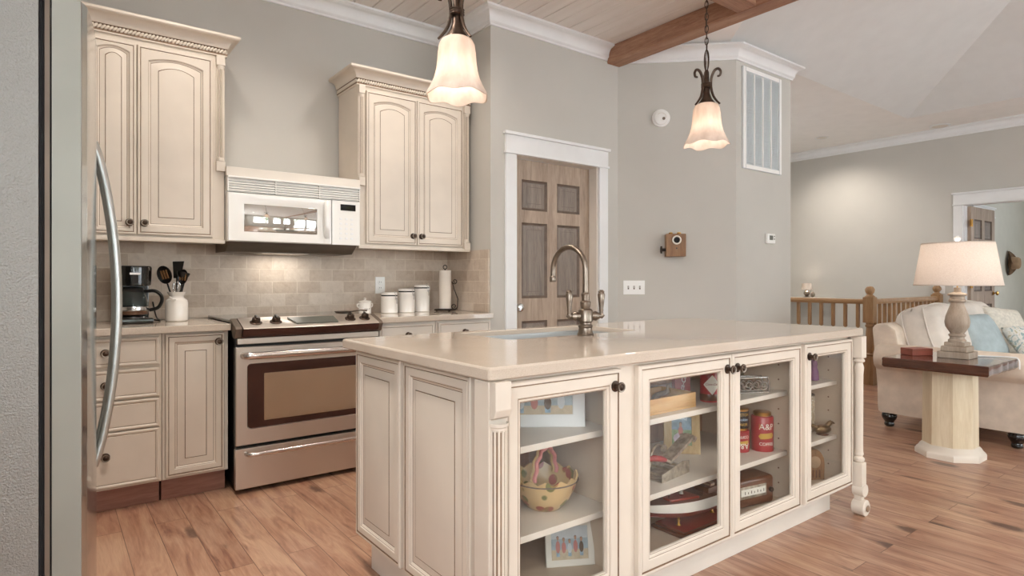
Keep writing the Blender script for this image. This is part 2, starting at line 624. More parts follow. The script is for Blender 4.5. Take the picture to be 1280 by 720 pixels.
# ceilings
mb = MB()
w = .131
x = XL - .05
while x < BX1 - .02:
    mb.box(x + .002, min(x + w - .002, BX1), YF, 4.05, ZC, ZC + .02, 'plank_white', bev=.004, seg=1)
    x += w
mb.box(XL - .1, BX1, YF - .1, 4.1, ZC + .02, ZC + .06, 'plank_white')
struct('ceiling', mb)

P_ = .45; YB = 2.835; XV = 7.93
q = None
dn = Vector(((D1 - D0).normalized().y, -(D1 - D0).normalized().x))   # into the room
def g_z(X, Y): return ZC + P_ * (YB - Y)
# hip between the slope over the diagonal wall and the big slope
K0 = D1 + (D1 - D0).normalized() * -((D1.y - YB) / ((D1 - D0).normalized().y)) * -1
tK = (YB - D0.y) / (D1.y - D0.y); K0 = D0 + (D1 - D0) * tK
Aend = Vector((BX1 + .001, 1.72))
zA = g_z(*Aend)
mb = MB()
def poly(pts, m='ceiling_paint'):
    mb.face([mb.bm.verts.new(p) for p in pts], m)
RX = XV - YB      # ridge end
ridge = ZC + P_ * YB
poly([(BX1, D0.y, ZC), (K0.x, K0.y, ZC), (Aend.x, Aend.y, zA)])
poly([(K0.x, K0.y, ZC), (XV, YB, ZC), (RX, 0, ridge), (BX1, 0, ridge), (Aend.x, Aend.y, zA)], 'vault_grey')
poly([(XV, YB, ZC), (XV, -YB, ZC), (RX, 0, ridge)], 'vault_grey')
poly([(BX1, 0, ridge), (RX, 0, ridge), (XV, -YB, ZC), (BX1, -YB, ZC)])
poly([(BX1, D0.y, ZC), (Aend.x, Aend.y, zA), (BX1, 0, ridge), (BX1, -YB, ZC)])
# flat soffits round the vault
poly([(K0.x, K0.y, ZC), (K0.x, 5.3, ZC), (XE + .1, 5.3, ZC), (XE + .1, YB, ZC), (XV, YB, ZC)])
poly([(XV, YB, ZC), (XE + .1, YB, ZC), (XE + .1, YF - .1, ZC), (XV, YF - .1, ZC)])
poly([(BX1, -YB, ZC), (XV, -YB, ZC), (XV, YF - .1, ZC), (BX1, YF - .1, ZC)])
poly([(BX1, D0.y, ZC), (BX1, 4.1, ZC), (K0.x, 5.3, ZC), (K0.x, K0.y, ZC)])
struct('ceiling_vault', mb)

# tie beams
mb = MB(); mb.box(BX0, BX1, YF, YP - .004, ZC - .135, ZC, 'beam_wood', bev=.006)
struct('trim_3', mb)
mb = MB(); mb.box(XL, BX0 - .001, 2.13, 2.265, ZC - .135, ZC, 'beam_wood_x', bev=.006)
struct('trim_4', mb)

# walls
mb = MB(); mb.box(XL - .1, XR + .1, 4.0, 4.1, 0, ZC, 'wall_paint'); struct('wall_back', mb)
LWN = (-2.9, .3, .95, 2.55)  # unseen left-wall window, added as fill light
mb = MB(); mb.box(XL - .1, XL, YF, LWN[0], 0, ZC, 'wall_paint'); mb.box(XL - .1, XL, LWN[1], 4.0, 0, ZC, 'wall_paint')
mb.box(XL - .1, XL, LWN[0], LWN[1], 0, LWN[2], 'wall_paint'); mb.box(XL - .1, XL, LWN[0], LWN[1], LWN[3], ZC, 'wall_paint'); struct('wall_left', mb)
DX0, DX1, DZ = 2.646, 3.473, 2.005     # pantry door opening
mb = MB()
mb.box(XR, XR + .09, YP, 4.0, 0, ZC, 'wall_paint')
mb.box(XR + .09, DX0, YP, YP + .12, 0, ZC, 'wall_paint')
mb.box(DX1, D0.x, YP, YP + .12, 0, ZC, 'wall_paint')
mb.box(DX0, DX1, YP, YP + .12, DZ, ZC, 'wall_paint')
struct('wall_pantry', mb)
mb = MB()
e = (D1 - D0).normalized()
mb.prism([(D0.x, D0.y, 0), (D1.x, D1.y, 0), (D1.x + .001, D1.y + .15, 0), (D0.x + .06, D0.y + .12, 0)], (0, 0, ZC), 'wall_paint')
struct('wall_diagonal', mb)
mb = MB(); mb.box(D1.x, XC2, D1.y, 5.2, 0, ZC, 'wall_paint'); struct('wall_column', mb)
SW = (6.2, 6.95, 1.1, 2.1)  # unseen stairwell window, added to light the far wall and soffit
mb = MB(); mb.box(XC2, SW[0], 5.2, 5.3, -2.65, ZC, 'wall_paint'); mb.box(SW[1], XE, 5.2, 5.3, -2.65, ZC, 'wall_paint')
mb.box(SW[0], SW[1], 5.2, 5.3, -2.65, SW[2], 'wall_paint'); mb.box(SW[0], SW[1], 5.2, 5.3, SW[3], ZC, 'wall_paint'); struct('wall_stair', mb)
# far wall with the doorway
OY0, OY1, OZ = 1.62, 2.555, 2.02
mb = MB()
mb.box(XE, XE + .12, OY1, 5.3, -2.65, ZC, 'wall_paint')
mb.box(XE, XE + .12, YF, OY0, 0, ZC, 'wall_paint')
mb.box(XE, XE + .12, OY0, OY1, OZ, ZC, 'wall_paint')
struct('wall_far', mb)
# the room beyond the doorway, with an unseen window added to light it
mb = MB()
mb.box(13.2, 13.3, .3, 2.95, 0, ZC, 'far_room')
mb.box(XE + .12, 13.2, 2.85, 2.95, 0, ZC, 'far_room')
mb.box(XE + .12, 13.3, .3, 2.95, ZC, ZC + .05, 'ceiling_paint')
mb.box(XE + .12, 10.6, .2, .3, 0, ZC, 'far_room'); mb.box(11.8, 13.3, .2, .3, 0, ZC, 'far_room')
mb.box(10.6, 11.8, .2, .3, 0, .8, 'far_room')
mb.box(10.6, 11.8, .2, .3, 2.1, ZC, 'far_room')
struct('wall_bedroom', mb)

# window wall behind the camera
WINS = [(.1, 1.7, .95, 2.55), (2.2, 3.1, .95, 2.55), (3.35, 4.25, .95, 2.55), (4.7, 6.5, .08, 2.55), (6.7, 8.5, .08, 2.55)]
mb = MB(); x = XL
for a, b, z0, z1 in WINS:
    mb.box(x, a, YF - .1, YF, 0, ZC, 'wall_paint')
    mb.box(a, b, YF - .1, YF, 0, z0, 'wall_paint'); mb.box(a, b, YF - .1, YF, z1, ZC, 'wall_paint')
    x = b
mb.box(x, XE, YF - .1, YF, 0, ZC, 'wall_paint')
struct('wall_front', mb)
def portal(name, loc, rot, sx, sy):
    li = bpy.data.lights.new(name, 'AREA'); li.shape = 'RECTANGLE'; li.size = sx; li.size_y = sy
    li.cycles.is_portal = True
    o = bpy.data.objects.new(name, li); COL.objects.link(o); o.location = loc; o.rotation_euler = rot
for i, (a, b, z0, z1) in enumerate(WINS):
    mb = MB(); f = .05
    y0, y1 = YF - .08, YF - .02
    mb.box(a, a + f, y0, y1, z0, z1, 'trim_white'); mb.box(b - f, b, y0, y1, z0, z1, 'trim_white')
    mb.box(a + f, b - f, y0, y1, z0, z0 + f, 'trim_white'); mb.box(a + f, b - f, y0, y1, z1 - f, z1, 'trim_white')
    nx = 2 if b - a < 1.2 else 3
    for k in range(1, nx):
        xx = a + (b - a) * k / nx
        mb.box(xx - .01, xx + .01, y0 + .02, y1 - .02, z0 + f, z1 - f, 'trim_white')
    for k in range(1, 4):
        zz = z0 + (z1 - z0) * k / 4
        mb.box(a + f, b - f, y0 + .02, y1 - .02, zz - .01, zz + .01, 'trim_white')
    o = struct('window_%d' % (i + 1), mb)
    g = MB(); g.box(a + f, b - f, y0 + .028, y0 + .032, z0 + f, z1 - f, 'pane'); g.build('pane', o)
    portal('daylight', ((a + b) / 2, YF - .12, (z0 + z1) / 2), (PI / 2, 0, 0), b - a, z1 - z0)
portal('daylight', (11.2, .18, 1.45), (PI / 2, 0, 0), 1.2, 1.3)

portal('daylight', ((SW[0] + SW[1]) / 2, 5.32, (SW[2] + SW[3]) / 2), (-PI / 2, 0, 0), SW[1] - SW[0], SW[3] - SW[2])
portal('daylight', (XL - .12, (LWN[0] + LWN[1]) / 2, (LWN[2] + LWN[3]) / 2), (PI / 2, 0, -PI / 2), LWN[1] - LWN[0], LWN[3] - LWN[2])
def sash(name, a, b, z0, z1, mat):
    mb = MB(); f = .05
    for q_ in ((a, a + f, z0, z1), (b - f, b, z0, z1), (a + f, b - f, z0, z0 + f), (a + f, b - f, z1 - f, z1), ((a + b) / 2 - .025, (a + b) / 2 + .025, z0 + f, z1 - f), (a + f, b - f, (z0 + z1) / 2 - .02, (z0 + z1) / 2 + .02)):
        mb.box(q_[0], q_[1], -.03, .03, q_[2], q_[3], 'trim_white')
    mb.xf(0, mat); o = struct(name, mb)
    g = MB(); g.box(a + f, b - f, -.003, .003, z0 + f, z1 - f, 'pane'); g.xf(0, mat); g.build('pane', o)
sash('window_6', SW[0], SW[1], SW[2], SW[3], T(0, 5.25, 0))
sash('window_7', LWN[0], LWN[1], LWN[2], LWN[3], Matrix.Translation((XL - .05, 0, 0)) @ Matrix.Rotation(PI / 2, 4, 'Z'))
# outdoors: ground paled to bounce light indoors, trees seen in the reflections
mb = MB(); mb.box(-30, 40, -60, YF - .4, -.7, -.6, 'bounce_ground'); struct('ground', mb)
def tree(x, y, h, r):
    t_ = thing('garden_tree', 'leafy tree standing outside the windows', 'tree', (x, y, -.6), group='trees in the garden')
    b_ = MB(); b_.tube([(x, y, -.6), (x + .1, y, h * .5), (x, y + .1, h * .8)], [.2, .14, .06], 'bark'); b_.build('trunk', t_)
    f_ = MB()
    for k in range(420):
        d = Vector((RND.gauss(0, 1), RND.gauss(0, 1), RND.gauss(0, 1))).normalized() * r * RND.uniform(.3, 1)
        c = Vector((x, y, h * .7)) + Vector((d.x, d.y, d.z * 1.25))
        u = Vector((RND.gauss(0, 1), RND.gauss(0, 1), RND.gauss(0, 1))).normalized() * .22
        v = u.orthogonal().normalized() * .16
        f_.face([f_.bm.verts.new(c + q_) for q_ in (u, v, -u, -v)], 'leaf')
    f_.build('foliage', t_)
for a_ in ((2.0, -13, 5.0, 2.1), (6.2, -14, 5.6, 2.4), (10.5, -15, 5, 2.3), (-3, -15, 5.5, 2.4)):
    tree(*a_)

# crown mouldings
CR = [(0, ZC - .112), (.012, ZC - .112), (.014, ZC - .100), (.022, ZC - .092)]
for k in range(7):
    a_ = k / 6 * PI / 2
    CR.append((.026 + .042 * (1 - math.cos(a_)), ZC - .086 + .062 * math.sin(a_)))
CR += [(.074, ZC - .020), (.088, ZC - .014), (.088, ZC), (0, ZC)]
mb = MB(); mb.sweep([(XL, 4.0), (XR, 4.0), (XR, YP), (BX0 - .002, YP)], CR, 'trim_white')
mb.sweep([(BX1 + .002, YP - .01), (D0.x + .012, D0.y - .012), tuple(D1), (XC2, D1.y), (XC2, 5.2)], CR, 'trim_white')
struct('trim_1', mb, 25)
mb = MB(); mb.sweep([(XC2, 5.2), (XE, 5.2), (XE, YF)], CR, 'trim_white'); struct('trim_2', mb, 25)

# door casings
def casing(mb, x0, x1, zt, y, wd=.098, head=.155):
    """craftsman casing on a wall facing -y"""
    mb.box(x0 - wd, x0, y - .02, y, 0, zt, 'trim_white', bev=.003)
    mb.box(x1, x1 + wd, y - .02, y, 0, zt, 'trim_white', bev=.003)
    mb.box(x0 - wd - .008, x1 + wd + .008, y - .03, y, zt, zt + .016, 'trim_white', bev=.003)
    mb.box(x0 - wd, x1 + wd, y - .022, y, zt + .016, zt + head - .022, 'trim_white', bev=.002)
    mb.box(x0 - wd - .015, x1 + wd + .015, y - .038, y, zt + head - .022, zt + head, 'trim_white', bev=.004)
mb = MB(); casing(mb, DX0, DX1, DZ - .012, YP)
mb.box(DX0, DX0 + .014, YP, YP + .12, 0, DZ, 'cream_pale'); mb.box(DX1 - .014, DX1, YP, YP + .12, 0, DZ, 'cream_pale')
mb.box(DX0 + .014, DX1 - .014, YP, YP + .12, DZ - .014, DZ, 'cream_pale')
struct('trim_6', mb)
def rot_far(mb, st):   # local casing facing -y at y=0, x along -> wall facing -x at XE
    mb.xf(st, Matrix.Translation((XE, 0, 0)) @ Matrix.Rotation(-PI / 2, 4, 'Z'))
mb = MB(); casing(mb, -OY1, -OY0, OZ - .01, 0)
mb.box(-OY1, -OY1 + .014, 0, .12, 0, OZ, 'trim_white'); mb.box(-OY0 - .014, -OY0, 0, .12, 0, OZ, 'trim_white')
mb.box(-OY1, -OY0, 0, .12, OZ - .014, OZ, 'trim_white')
rot_far(mb, 0)
struct('trim_7', mb)
# casing of another doorway inside the far room, on its left wall
mb = MB(); casing(mb, 10.3, 11.05, OZ - .01, 2.85); struct('trim_8', mb)

def panel_door(mb, w, h, th, panels, m='door_wood', pm='door_panel_wood'):
    """six-panel slab facing -y, x 0..w, z 0..h; panels are (x0, x1, z0, z1)"""
    xs = sorted({0, w} | {p_[0] for p_ in panels} | {p_[1] for p_ in panels})
    zs = sorted({0, h} | {p_[2] for p_ in panels} | {p_[3] for p_ in panels})
    def inside(x, z): return any(a < x < b and c < z < d for a, b, c, d in panels)
    for i in range(len(xs) - 1):
        for j in range(len(zs) - 1):
            cx, cz = (xs[i] + xs[i + 1]) / 2, (zs[j] + zs[j + 1]) / 2
            if not inside(cx, cz):
                mb.box(xs[i], xs[i + 1], 0, th, zs[j], zs[j + 1], m)
    for a, b, c, d in panels:
        def rg(i, y): return [(a + i, y, c + i), (b - i, y, c + i), (b - i, y, d - i), (a + i, y, d - i)]
        mb.rings([rg(0, 0), rg(.012, .011), rg(.02, .012), rg(.05, .004), rg(.052, .004)], pm, False, True,
                 mats=['door_groove', 'door_groove', pm, 'door_groove', pm])
mb = MB()
s_ = mb.mark()
PW = DX1 - DX0 - .032
pn = []
for x0, x1 in ((.105, .352), (.452, PW - .105)):
    pn += [(x0, x1, 1.612, 1.836), (x0, x1, .958, 1.518), (x0, x1, .22, .79)]
panel_door(mb, PW, DZ - .024, .04, pn)
mb.xf(s_, T(DX0 + .016, YP + .082, .006))
o = struct('door_1', mb)
k = MB(); k.lathe([(.028, 0), (.03, .004), (.026, .008), (.012, .012), (.011, .03), (.027, .036), (.031, .048), (.026, .058), (.012, .062)], 'chrome', (DX0 + .016 + .055, YP + .082, .90), axis='-y')
k.build('door_knob', o)
mb = MB()
pn = []
for x0, x1 in ((.105, .36), (.45, .705)):
    pn += [(x0, x1, 1.6, 1.84), (x0, x1, .95, 1.5), (x0, x1, .22, .79)]
panel_door(mb, .81, OZ - .03, .04, pn)
mb.xf(0, T(XE + .10, OY1 - .05, .008, -.035))
o = struct('door_2', mb)
for z in (1.75, 1.0, .3):
    k = MB(); k.box(XE + .06, XE + .10, OY1 - .062, OY1 - .05, z, z + .09, 'brass'); k.tube([(XE + .10, OY1 - .064, z), (XE + .10, OY1 - .064, z + .09)], .006, 'brass'); k.build('hinge', o)
k = MB(); k.lathe([(.026, 0), (.026, .006), (.01, .012), (.01, .03), (.026, .036), (.028, .05), (.01, .06)], 'brass', (XE + .10 + .74, OY1 - .08, .93), axis='-y'); k.build('door_knob', o)

# baseboards
mb = MB()
BB = [(0, 0), (.014, 0), (.014, .11), (.006, .13), (0, .13)]
mb.sweep([(DX1 + .1, YP), tuple(D0), tuple(D1), (XC2, D1.y), (XC2, 5.2)], BB, 'trim_white')
mb.sweep([(XE, OY0 - .1), (XE, YF)], BB, 'trim_white')
mb.sweep([(XE, VY), (XE, OY1 + .1)], BB, 'trim_white')
struct('baseboard_room', mb)

# stone tile splashback
mb = MB()
mb.box(XL, XR - .014, 3.986, 4.0, .876, 1.312, 'stone_tile')
mb.box(XR - .014, XR, YP + .012, 4.0, .876, 1.312, 'stone_tile')
struct('wall_backsplash', mb)
# ================================================================== CABINET JOINERY
NT_ = 12
def dl(w, h, i, y, A=0, j=None):
    """one loop of a door profile: inset i, depth y, arch rise A at the top"""
    j = i if j is None else j
    pts = [(i, y, j), (w - i, y, j)]
    for k in range(NT_ + 1):
        u = k / NT_
        a = A * (2 * u - 1) ** 2 if A else 0
        pts.append((w - i - (w - 2 * i) * u, y, h - j - a))
    return pts
def knob(door, c, rz=0, scale=1.0):
    mb = MB()
    s = scale
    mb.lathe([(.019 * s, 0), (.019 * s, .003), (.009 * s, .006), (.007 * s, .018), (.014 * s, .021), (.0175 * s, .024), (.0175 * s, .027)], 'bronze', (0, 0, 0), n=20, axis='-y')
    mb.lathe([(.0175 * s, .0265), (.0165 * s, .029), (.0125 * s, .0285), (.0115 * s, .0265)], 'nickel', (0, 0, 0), n=20, axis='-y', caps=False)
    mb.lathe([(.0115 * s, .0265), (.009 * s, .0275), (.006 * s, .030), (.002 * s, .031)], 'bronze', (0, 0, 0), n=20, axis='-y')
    mb.xf(0, Matrix.Translation(c) @ Matrix.Rotation(rz, 4, 'Z'))
    return mb.build('knob', door)
def raised(parent, name, mat, w, h, arch=0, rail=.058, m='cream', th=.02, bev=.034):
    mb = MB()
    g = 'glaze'
    L = [(0, th, 0, m), (0, .004, 0, m), (.004, 0, 0, m), (.011, 0, 0, m), (.0125, .003, 0, g), (.0145, .003, 0, g), (.017, .0008, 0, m),
         (rail - .012, .0008, arch, m), (rail - .009, .004, arch, m), (rail - .0075, .004, arch, g), (rail - .004, .0065, arch, m), (rail, .009, arch, m), (rail + .002, .009, arch, g),
         (rail + bev, .0025, arch, m), (rail + bev + .0015, .004, arch, g), (rail + bev + .003, .0015, arch, g), (rail + bev + .005, .0012, arch, m)]
    rings = [dl(w, h, i, y, A) for i, y, A, _ in L]
    mb.rings(rings, m, True, True, mats=[q_[3] for q_ in L[1:]] + [m])
    mb.xf(0, mat)
    return mb.build(name, parent, ang=28)
def slab_drawer(parent, name, mat, w, h, m='cream', th=.02):
    mb = MB(); g = 'glaze'
    L = [(0, th, m), (0, .004, m), (.004, 0, m), (.010, 0, m), (.016, .004, m), (.0178, .004, g), (.020, .002, m), (.022, .002, m)]
    mb.rings([dl(w, h, i, y) for i, y, _ in L], m, True, True, mats=[q_[2] for q_ in L[1:]] + [m])
    mb.xf(0, mat)
    return mb.build(name, parent, ang=28)
def glazed_door(parent, name, mat, w, h, rail=.062, m='cream', th=.021):
    mb = MB(); g = 'glaze'
    L = [(0, th, m), (0, .004, m), (.004, 0, m), (.012, 0, m), (.0135, .003, g), (.016, .003, g), (.0185, .0008, m),
         (rail - .016, .0008, m), (rail - .013, .004, m), (rail - .0112, .004, g), (rail - .006, .005, m), (rail - .003, .008, m), (rail - .0015, .008, g), (rail, .012, m), (rail, th, m), (0, th, m)]
    R_ = mb.rings([dl(w, h, i, y) for i, y, _ in L], m, False, False, mats=[q_[2] for q_ in L[1:]])
    mb.xf(0, mat)
    bmesh.ops.remove_doubles(mb.bm, verts=mb.bm.verts, dist=1e-5)
    o = mb.build(name, parent, ang=28)
    p_ = MB(); p_.box(rail - .001, w - rail + .001, .013, .0155, rail - .001, h - rail + .001, 'pane'); p_.xf(0, mat)
    p_.build('glass_pane', o)
    return o
def fluted(mb, cx, cy, z0, z1, r, m='cream', half=True):
    """half-round shaft with dark-glazed flutes, bulging to -y"""
    n = 36
    prof = []
    def ring(z, rr, fl):
        out = []
        for i in range(n + 1):
            a = PI + PI * i / n
            k = i % 6
            d = rr - (.0035 if fl and k in (2, 3, 4) and 2 <= i <= n - 2 else 0)
            out.append((cx + d * math.cos(a), cy + d * math.sin(a), z))
        return out
    rs = [(z0, r * 1.12, 0), (z0 + .008, r * 1.12, 0), (z0 + .012, r, 0), (z0 + .018, r, 0), (z0 + .022, r, 1), (z1 - .022, r, 1), (z1 - .018, r, 0), (z1 - .012, r, 0), (z1 - .008, r * 1.12, 0), (z1, r * 1.12, 0)]
    V = [[mb.bm.verts.new(p_) for p_ in ring(*q_)] for q_ in rs]
    for k in range(len(V) - 1):
        for i in range(n):
            mm = 'glaze' if k == 4 and i % 6 in (2, 3) and 2 <= i <= n - 3 else m
            mb.face([V[k][i], V[k][i + 1], V[k + 1][i + 1], V[k + 1][i]], mm)
def pilaster(parent, x0, x1, y, z0, z1, m='cream', base=True):
    mb = MB(); cx = (x0 + x1) / 2; r = (x1 - x0) / 2 * .82
    mb.box(x0, x1, y - .026, y + .002, z1 - .055, z1, m, bev=.004)
    if base:
        mb.box(x0, x1, y - .026, y + .002, z0, z0 + .055, m, bev=.004)
    mb.box(x0, x1, y - .006, y + .002, z0 + .05, z1 - .05, m)
    fluted(mb, cx, y - .006, z0 + (.056 if base else 0), z1 - .056, r, m)
    return mb.build('pilaster', parent)

CROWN = [(0, 0), (.010, 0), (.012, .006), (.012, .014), (.004, .014), (.004, .040), (.014, .042), (.018, .047)]
for k in range(7):
    a_ = k / 6 * PI / 2
    CROWN.append((.020 + .042 * (1 - math.cos(a_)), .050 + .036 * math.sin(a_)))
CROWN += [(.066, .089), (.070, .094), (.070, .106), (0, .106)]
def rope(mb, a, b, z, r=.009, pitch=.0165):
    a, b = Vector(a), Vector(b); d = b - a; n = int(d.length / pitch); d = d.normalized()
    for k in range(n):
        c = a + d * pitch * (k + .5)
        s_ = mb.mark()
        mb.ell((0, 0, 0), (.0165, .0085, .0072), 'cream', n=8, k=6)
        mb.xf(s_, Matrix.Translation((c.x, c.y, z)) @ Matrix.Rotation(math.atan2(d.y, d.x), 4, 'Z') @ Matrix.Rotation(math.radians(-50), 4, 'Y'))
def upper(name_label, x0, x1, doors, ret_l, ret_r, m, pil):
    YB_, Y0, Z0, Z1 = 3.984, 3.665, 1.312, 2.34
    t_ = thing('wall_cabinet', name_label, 'cabinet', ((x0 + x1) / 2, 3.83, Z0), group=None)
    mb = MB()
    mb.box(x0, x1, Y0, YB_, Z0, Z1 + .10, m, bev=.002)
    mb.box(x0 - .0, x1, Y0 - .022, Y0 + .02, Z0 - .012, Z0 + .012, m, bev=.005)     # light rail
    mb.build('body', t_)
    path = [(x0, Y0)] if not ret_l else [(x0, YB_), (x0, Y0)]
    path += [(x1, Y0), (x1, YB_)] if ret_r else [(x1, Y0)]
    gm = [m] * len(CROWN)
    for i_ in (3, 4, 5, 2): gm[i_] = 'glaze'
    c_ = MB(); c_.sweep(path, [(o_, Z1 + z_) for o_, z_ in CROWN], m, gm); c_.build('crown_moulding', t_, ang=25)
    r_ = MB()
    rope(r_, (x0 - (.008 if ret_l else 0), Y0 - .008), (x1 + .008 * ret_r, Y0 - .008), Z1 + .027)
    if ret_r: rope(r_, (x1 + .008, Y0 - .008), (x1 + .008, YB_), Z1 + .027)
    if ret_l: rope(r_, (x0 - .008, YB_), (x0 - .008, Y0 - .008), Z1 + .027)
    r_.build('rope_moulding', t_)
    for a, b, k in doors:
        d = raised(t_, 'door', T(a, Y0 - .021, Z0 + .022), b - a, Z1 - .03 - Z0 - .022, arch=(.026 if b - a > .3 else .020), m=m, rail=min(.058, (b - a) * .2), bev=min(.034, (b - a) * .12))
        knob(d, (b - .03 if k > 0 else a + .03, Y0 - .021, Z0 + .022 + .06))
    for a, b, z0 in pil:
        pilaster(t_, a, b, Y0, z0, Z1, m)
    return t_
upper('cream glazed double-door cabinet high on the wall left of the microwave, beside the fridge', .125, .778, [(.160, .357, 1), (.362, .715, -1)], False, True, 'cream', [(.732, .778, 1.70)])
upper('cream glazed double-door cabinet high on the wall above the white canisters', 1.560, 2.400, [(1.612, 1.972, 1), (1.977, 2.340, -1)], True, True, 'cream', [(1.560, 1.602, 1.70), (2.350, 2.400, 1.312)])

# base cabinets along the stove wall
YFB = 3.405
def base_body(t_, x0, x1, toe='toe_wood', m='cream'):
    mb = MB(); mb.box(x0, x1, YFB + .02, 3.98, .112, .839, m, bev=.002)
    mb.build('body', t_)
    mb = MB(); mb.box(x0 + .004, x1 - .004, YFB + .075, 3.9, .0, .112, toe); mb.build('toe_kick', t_)
t_ = thing('base_cabinet', 'cream base cabinet with a stack of four drawers beside the fridge', 'cabinet', (.21, 3.7, 0))
base_body(t_, -.03, .441)
for z0, z1 in ((.690, .825), (.535, .674), (.388, .526), (.124, .381)):
    d = slab_drawer(t_, 'drawer', T(-.012, YFB, z0), .442, z1 - z0)
    knob(d, (.209, YFB, (z0 + z1) / 2 + (.02 if z1 - z0 > .2 else 0)))
t_ = thing('base_cabinet', 'cream base cabinet with one raised-panel door left of the stove', 'cabinet', (.59, 3.7, 0))
base_body(t_, .443, .744)
d = raised(t_, 'door', T(.456, YFB, .124), .268, .706, m='cream', rail=.05)
knob(d, (.456 + .240, YFB, .124 + .66))
t_ = thing('base_cabinet', 'pale cream base cabinet below the worktop just right of the stove', 'cabinet', (1.77, 3.7, 0))
base_body(t_, 1.575, 1.985, m='cream_pale')
d = slab_drawer(t_, 'drawer', T(1.587, YFB, .69), .386, .135, 'cream_pale'); knob(d, (1.78, YFB, .757))
d = raised(t_, 'door', T(1.587, YFB, .124), .386, .55, m='cream_pale'); knob(d, (1.93, YFB, .62))
t_ = thing('base_cabinet', 'pale cream base cabinet in the corner against the pantry wall', 'cabinet', (2.2, 3.7, 0))
base_body(t_, 1.988, 2.424, m='cream_pale')
d = slab_drawer(t_, 'drawer', T(2.0, YFB, .69), .41, .135, 'cream_pale'); knob(d, (2.2, YFB, .757))
d = raised(t_, 'door', T(2.0, YFB, .124), .41, .55, m='cream_pale'); knob(d, (2.04, YFB, .62))

mb = MB(); mb.box(XL + .003, .748, 3.372, 3.984, .840, .875, 'quartz', bev=.005)
tag(mb.build('worktop'), 'beige stone worktop left of the stove, under the coffee maker', 'worktop')
mb = MB(); mb.box(1.570, XR - .016, 3.372, 3.984, .840, .875, 'quartz', bev=.005)
tag(mb.build('worktop'), 'beige stone worktop right of the stove, under the canisters', 'worktop')

# ================================================================== RANGE
x0, x1 = .757, 1.560
cxr, hw = (x0 + x1) / 2, (x1 - x0) / 2
YR = 3.315
t_ = thing('range_cooker', 'stainless steel electric range with a glass oven door', 'stove', (cxr, 3.65, 0))
mb = MB(); mb.box(x0 + .006, x1 - .006, YR + .035, 3.975, .03, .868, 'black_plastic', bev=.003)
for xx in (x0 + .05, x1 - .05):
    for yy in (YR + .09, 3.9):
        mb.lathe([(.02, 0), (.02, .03)], 'black_plastic', (xx, yy, 0), n=12)
mb.build('body', t_)
mb = MB(); mb.box(x0 - .004, x1 + .004, YR + .10, 3.975, .876, .890, 'black_gloss', bev=.004)
ct = mb.build('glass_cooktop', t_)
# control panel: bowed sloping steel face with dark bullnose below
def bow(x): return -.032 * (1 - ((x - cxr) / hw) ** 2)
NX = 24
def strip(mb, prof, mats, xa, xb):
    rings = []
    for k in range(NX + 1):
        x = xa + (xb - xa) * k / NX
        rings.append([(x, YR + y + bow(x) * f, z) for y, z, f in prof])
    R_ = [[mb.bm.verts.new(p_) for p_ in r] for r in rings]
    for k in range(NX):
        for i in range(len(prof) - 1):
            mb.face([R_[k][i], R_[k + 1][i], R_[k + 1][i + 1], R_[k][i + 1]], mats[i])
        mb.face([R_[k][-1], R_[k + 1][-1], R_[k + 1][0], R_[k][0]], mats[-1])
    mb.face(R_[0], mats[-1]); mb.face(R_[-1][::-1], mats[-1])
mb = MB()
strip(mb, [(.112, .876, 0), (.112, .897, .0), (.106, .900, .1), (-.022, .856, 1), (-.028, .850, 1), (-.026, .845, 1)], ['steel', 'steel', 'steel', 'steel', 'dark_trim', 'dark_trim'], x0 + .03, x1 - .03)
strip(mb, [(-.026, .845, 1), (-.018, .822, 1), (.0, .803, .8), (.03, .797, .5), (.03, .84, .5)], ['dark_trim'] * 5, x0 + .03, x1 - .03)
cp = mb.build('control_panel', t_)
for xa, xb in ((x0 - .004, x0 + .031), (x1 - .031, x1 + .004)):
    e_ = MB(); e_.prism([(xa, YR + .118, .876), (xa, YR + .112, .899), (xa, YR + .0, .862), (xa, YR - .018, .85), (xa, YR + .012, .80), (xa, YR + .05, .80)], (xb - xa, 0, 0), 'taupe_metal', bev=.006)
    e_.build('end_cap', cp)
# knobs and display on the slope
def on_panel(x, s):      # s: 0 top .. 1 bottom of the slope
    y0_, z0_ = YR + .106 + bow(x) * .1, .900
    y1_, z1_ = YR - .022 + bow(x), .856
    return Vector((x, y0_ + (y1_ - y0_) * s, z0_ + (z1_ - z0_) * s))
sl = math.atan2(.128 - .02, .044)
for x in (x0 + .105, x0 + .205, x1 - .185, x1 - .095):
    k = MB()
    k.lathe([(.030, 0), (.031, .004), (.027, .007), (.022, .008), (.020, .026), (.016, .030)], 'bronze', n=24)
    k.box(-.006, .006, -.021, .021, .026, .037, 'black_plastic', bev=.003)
    k.xf(0, Matrix.Translation(on_panel(x, .55)) @ Matrix.Rotation(math.radians(20), 4, 'X'))
    k.build('control_knob', cp)
k = MB()
pts = []
for s_, xa, xb in ((.22, cxr - .125, cxr + .135), (.82, cxr - .10, cxr + .13)):
    pts.append((on_panel(xa, s_), on_panel(xb, s_)))
nn = Vector((0, -.0022, .0055))
q_ = [pts[0][0], pts[0][1], pts[1][1], pts[1][0]]
k.prism([v_ + nn * .2 for v_ in q_], nn, 'screen_grey', bev=.0015); k.build('display', cp)
# lip between panel and door
mb = MB(); mb.box(x0 + .012, x1 - .012, YR + .014, YR + .06, .768, .798, 'steel', bev=.003); mb.build('vent_rail', t_)
